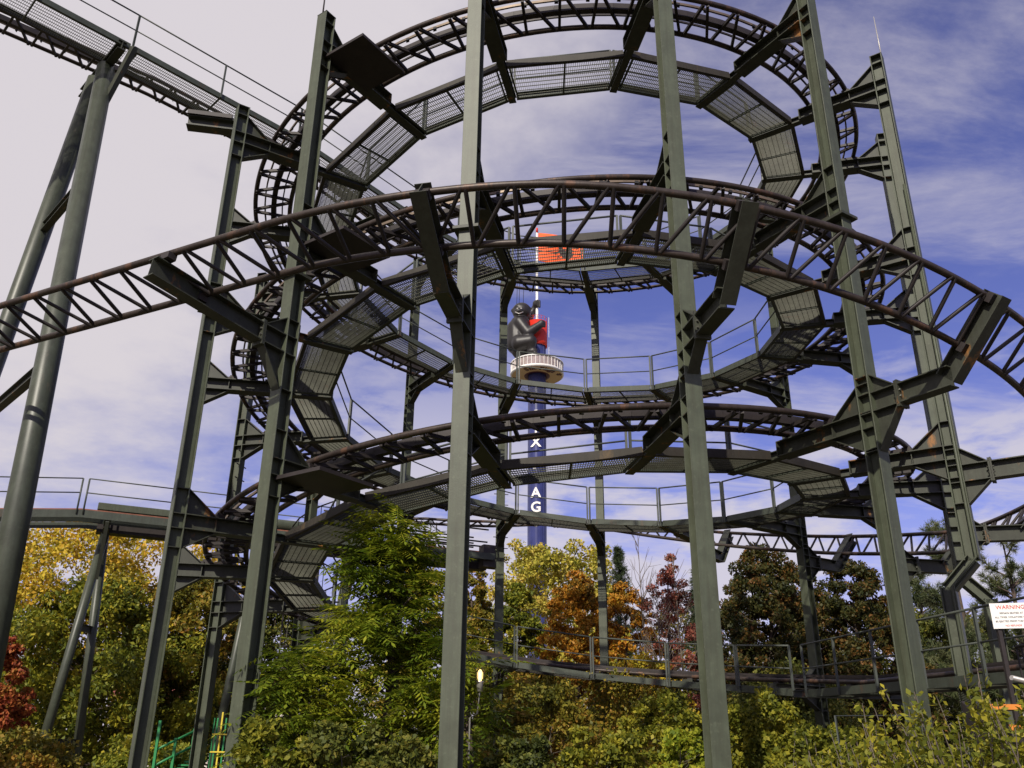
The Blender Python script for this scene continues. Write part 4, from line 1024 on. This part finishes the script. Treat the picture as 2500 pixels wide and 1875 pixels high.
# ------------------------------------------------------------------ platform with steps and railing, sign
PC = at(2458, 1349, 12.0); ZP = PC[2] - 1.06; PC[2] = ZP
PCx, PCy = PC[0], PC[1]
root = thing_('boarding_platform', vec(PCx, PCy, 0), 'dark platform with vertical-bar railing and orange-edged steps at the right edge', 'platform')
MB().box(vec(PCx + 3.0, PCy + 1.2, ZP - .06), 6.0, 2.6, .12).build('deck', M['dark'], root)
for dx, dy in ((.1, 0), (2.9, 0), (.1, 2.3), (2.9, 2.3), (5.8, 0), (5.8, 2.3)): MB().bar(vec(PCx + dx, PCy + dy, -.1), vec(PCx + dx, PCy + dy, ZP - .12), .12).build('deck_post', M['dark'], root)
def picket_run(a, b, h=1.06, top=True):
    L1 = np.linalg.norm(b - a); MB().tube([a + ZV * h, b + ZV * h], .024, 6).build('top_rail', M['dark'], root); MB().bar(a + ZV * .12, b + ZV * .12, .03, .03).build('bottom_rail', M['dark'], root)
    n = max(2, int(L1 / .115))
    for i in range(n + 1): q = a + (b - a) * i / n; MB().bar(q + ZV * .1, q + ZV * h, .018, .018, ref=vec(0, 1, 0)).build('picket', M['dark'], root)
picket_run(vec(PCx, PCy, ZP), vec(PCx - .1, PCy + 2.3, ZP)); picket_run(vec(PCx, PCy, ZP), vec(PCx + .95, PCy - .12, ZP))
SX = at(2396 * .8848, 1722 * .8848, 9.6)
for k in range(6):
    z = SX[2] - .18 * k; y = SX[1] - .27 * k; c = vec(SX[0] + .75, y, z)
    MB().box(c - ZV * .02, 1.5, .29, .04).build('tread', M['dark'], root); MB().box(c + vec(0, -.147, -.018), 1.5, .02, .046).build('step_edge', M['orange'], root)
MB().plate([vec(SX[0] - .02, SX[1] + .3, SX[2] + .05), vec(SX[0] - .02, SX[1] + .3, SX[2] - .25), vec(SX[0] - .02, SX[1] - 1.6, SX[2] - 1.3), vec(SX[0] - .02, SX[1] - 1.6, SX[2] - 1.0)], vec(1, 0, 0), .03).build('stair_stringer', M['dark'], root)
MB().tube([vec(PCx + .02, PCy - .02, ZP + 1.0), vec(PCx + .35, PCy - .35, ZP + .75), vec(PCx + .5, PCy - .6, ZP + .35), vec(PCx + .35, PCy - .7, ZP - .1), vec(SX[0], SX[1] - .6, SX[2] + .2)], .022, 7).build('bent_handrail', M['galv'], root)
S0, S1 = at(2136, 1304, 13.2), at(2136, 1352, 13.2)
sr = nrm(vec(.96, -.28, 0)); sw, sh_ = .475, S0[2] - S1[2] + .04; sn = nrm(np.cross(sr, ZV)); sn = sn if sn[1] < 0 else -sn
sc = S0 + sr * sw / 2 - ZV * sh_ / 2
root = thing_('warning_sign', vec(sc[0], sc[1], 0), 'white warning sign with red heading above the railing at the right edge', 'sign')
MB().hexa(sc - ZV * sh_ / 2, sc + ZV * sh_ / 2, sr, sn, sw, .02).build('board', M['white'], root)
for s in (-.17, .17): MB().bar(vec(*(sc + sr * s - sn * .04)[:2], -.1), vec(*(sc + sr * s - sn * .04)[:2], sc[2] + sh_ * .4), .05).build('post', M['dark'], root)
redt = plain('red_sign_lettering', (.55, .02, .015)); blkt = plain('dark_sign_lettering', (.04, .035, .04))
for body, f, sz, mt in (('WARNING', .17, .070, redt), ('REMAIN SEATED AT', .40, .031, blkt), ('ALL TIMES. VIOLATORS WILL', .56, .031, blkt), ('BE EJECTED FROM THE PARK', .72, .031, blkt), ('NO REFUNDS', .89, .031, redt)):
    text_mesh('lettering', body, sz, mt, root, frame(sc + sn * .0135 + ZV * sh_ * (.5 - f), sr, ZV, sn), .001)

# thin pipe rail among the shrubs
a = at(2039 * .8848, 1748 * .8848, 11.); b_ = a + vec(1.1, .3, .03)
root = thing_('pipe_rail', vec(a[0], a[1], 0), 'thin pale pipe rail standing among the shrubs left of the front right column', 'railing')
MB().tube([vec(a[0] + .05, a[1], -.1), a, b_, vec(b_[0], b_[1], -.1)], .014, 6).build('pipe', M['hand'], root)

# green stair and yellow ladder frame at lower left
g0 = at(378 * .8848, 1860 * .8848, 24.); root = thing_('green_stair', vec(g0[0], g0[1], 0), 'bright green stair railing low behind the outer left column', 'staircase')
a, b_ = at(375 * .8848, 1870 * .8848, 24.), at(470 * .8848, 1822 * .8848, 24.5)
for dz in (0, .35): MB().tube([a + ZV * dz, b_ + ZV * dz], .03, 6).build('sloping_rail', M['kgreen'], root)
for f in (0., .5, 1.): q = a + (b_ - a) * f; MB().bar(vec(q[0], q[1], -.1), q + ZV * (1.0 if f == 0 else .4), .06).build('post', M['kgreen'], root)
for k in range(7):
    q = a + (b_ - a) * (k / 6) - ZV * .35; MB().box(q + vec(0, .4, 0), .3, .8, .04).build('tread', M['kgreen'], root)
g1 = at(535 * .8848, 1800 * .8848, 23.); root = thing_('ladder_frame', vec(g1[0], g1[1], 0), 'yellow and green ladder frame at the bottom between the left columns', 'ladder')
for k, (dx, mt) in enumerate(((-.16, 'kgreen'), (-.08, 'kgreen'), (0.02, 'ylw'), (.12, 'kgreen'), (.2, 'kgreen'))):
    MB().bar(vec(g1[0] + dx, g1[1], -.1), vec(g1[0] + dx, g1[1], g1[2] + (.55 if mt == 'ylw' else .42)), .035).build('upright', M[mt], root)
for z in np.arange(.3, g1[2] + .3, .38): MB().bar(vec(g1[0] - .16, g1[1] - .03, z), vec(g1[0] + .2, g1[1] - .03, z), .03).build('rung', M['ylw'], root)

# ------------------------------------------------------------------ low buildings glimpsed through the leaves
def building(lab, u0, u1, d, h, roof, nwin):
    a, b = at(u0, 1500, d), at(u1, 1500, d); a[2] = b[2] = 0; dx = nrm(b - a); dn = vec(-dx[1], dx[0], 0); L1 = np.linalg.norm(b - a); c = (a + b) / 2 + dn * 4
    rt = thing_('low_building', c, lab, 'building')
    MB().box(c + ZV * (h / 2 - .1), L1, 8, h + .2, dx, dn).build('wall', M['wall'], rt)
    r = MB(); pr = [(-4.5, h), (4.5, h), (0, h + 1.8)]
    r.v += [c + dx * s * (L1 / 2 + .4) + dn * y + ZV * (z + .01) for s in (-1, 1) for y, z in pr]; r.f += [(0, 1, 2), (5, 4, 3), (0, 3, 4, 1), (1, 4, 5, 2), (2, 5, 3, 0)]; r.build('roof', M[roof], rt)
    for k in range(nwin):
        q = c - dn * 4.02 + dx * L1 * ((k + .5) / nwin - .5) + ZV * h * .55; w = MB().box(q, 1.1, .08, 1.2, dx, dn).build('window', M['white'], rt); MB().box(q - dn * .05, .9, .03, 1.0, dx, dn).build('pane', M['glass'], w)
building('pale low building glimpsed through the trees at lower left', 250, 640, 62, 4.2, 'brickp', 7)
building('pale low building with a teal roof glimpsed through the trees at right', 1780, 2150, 66, 4.6, 'roofg', 7)
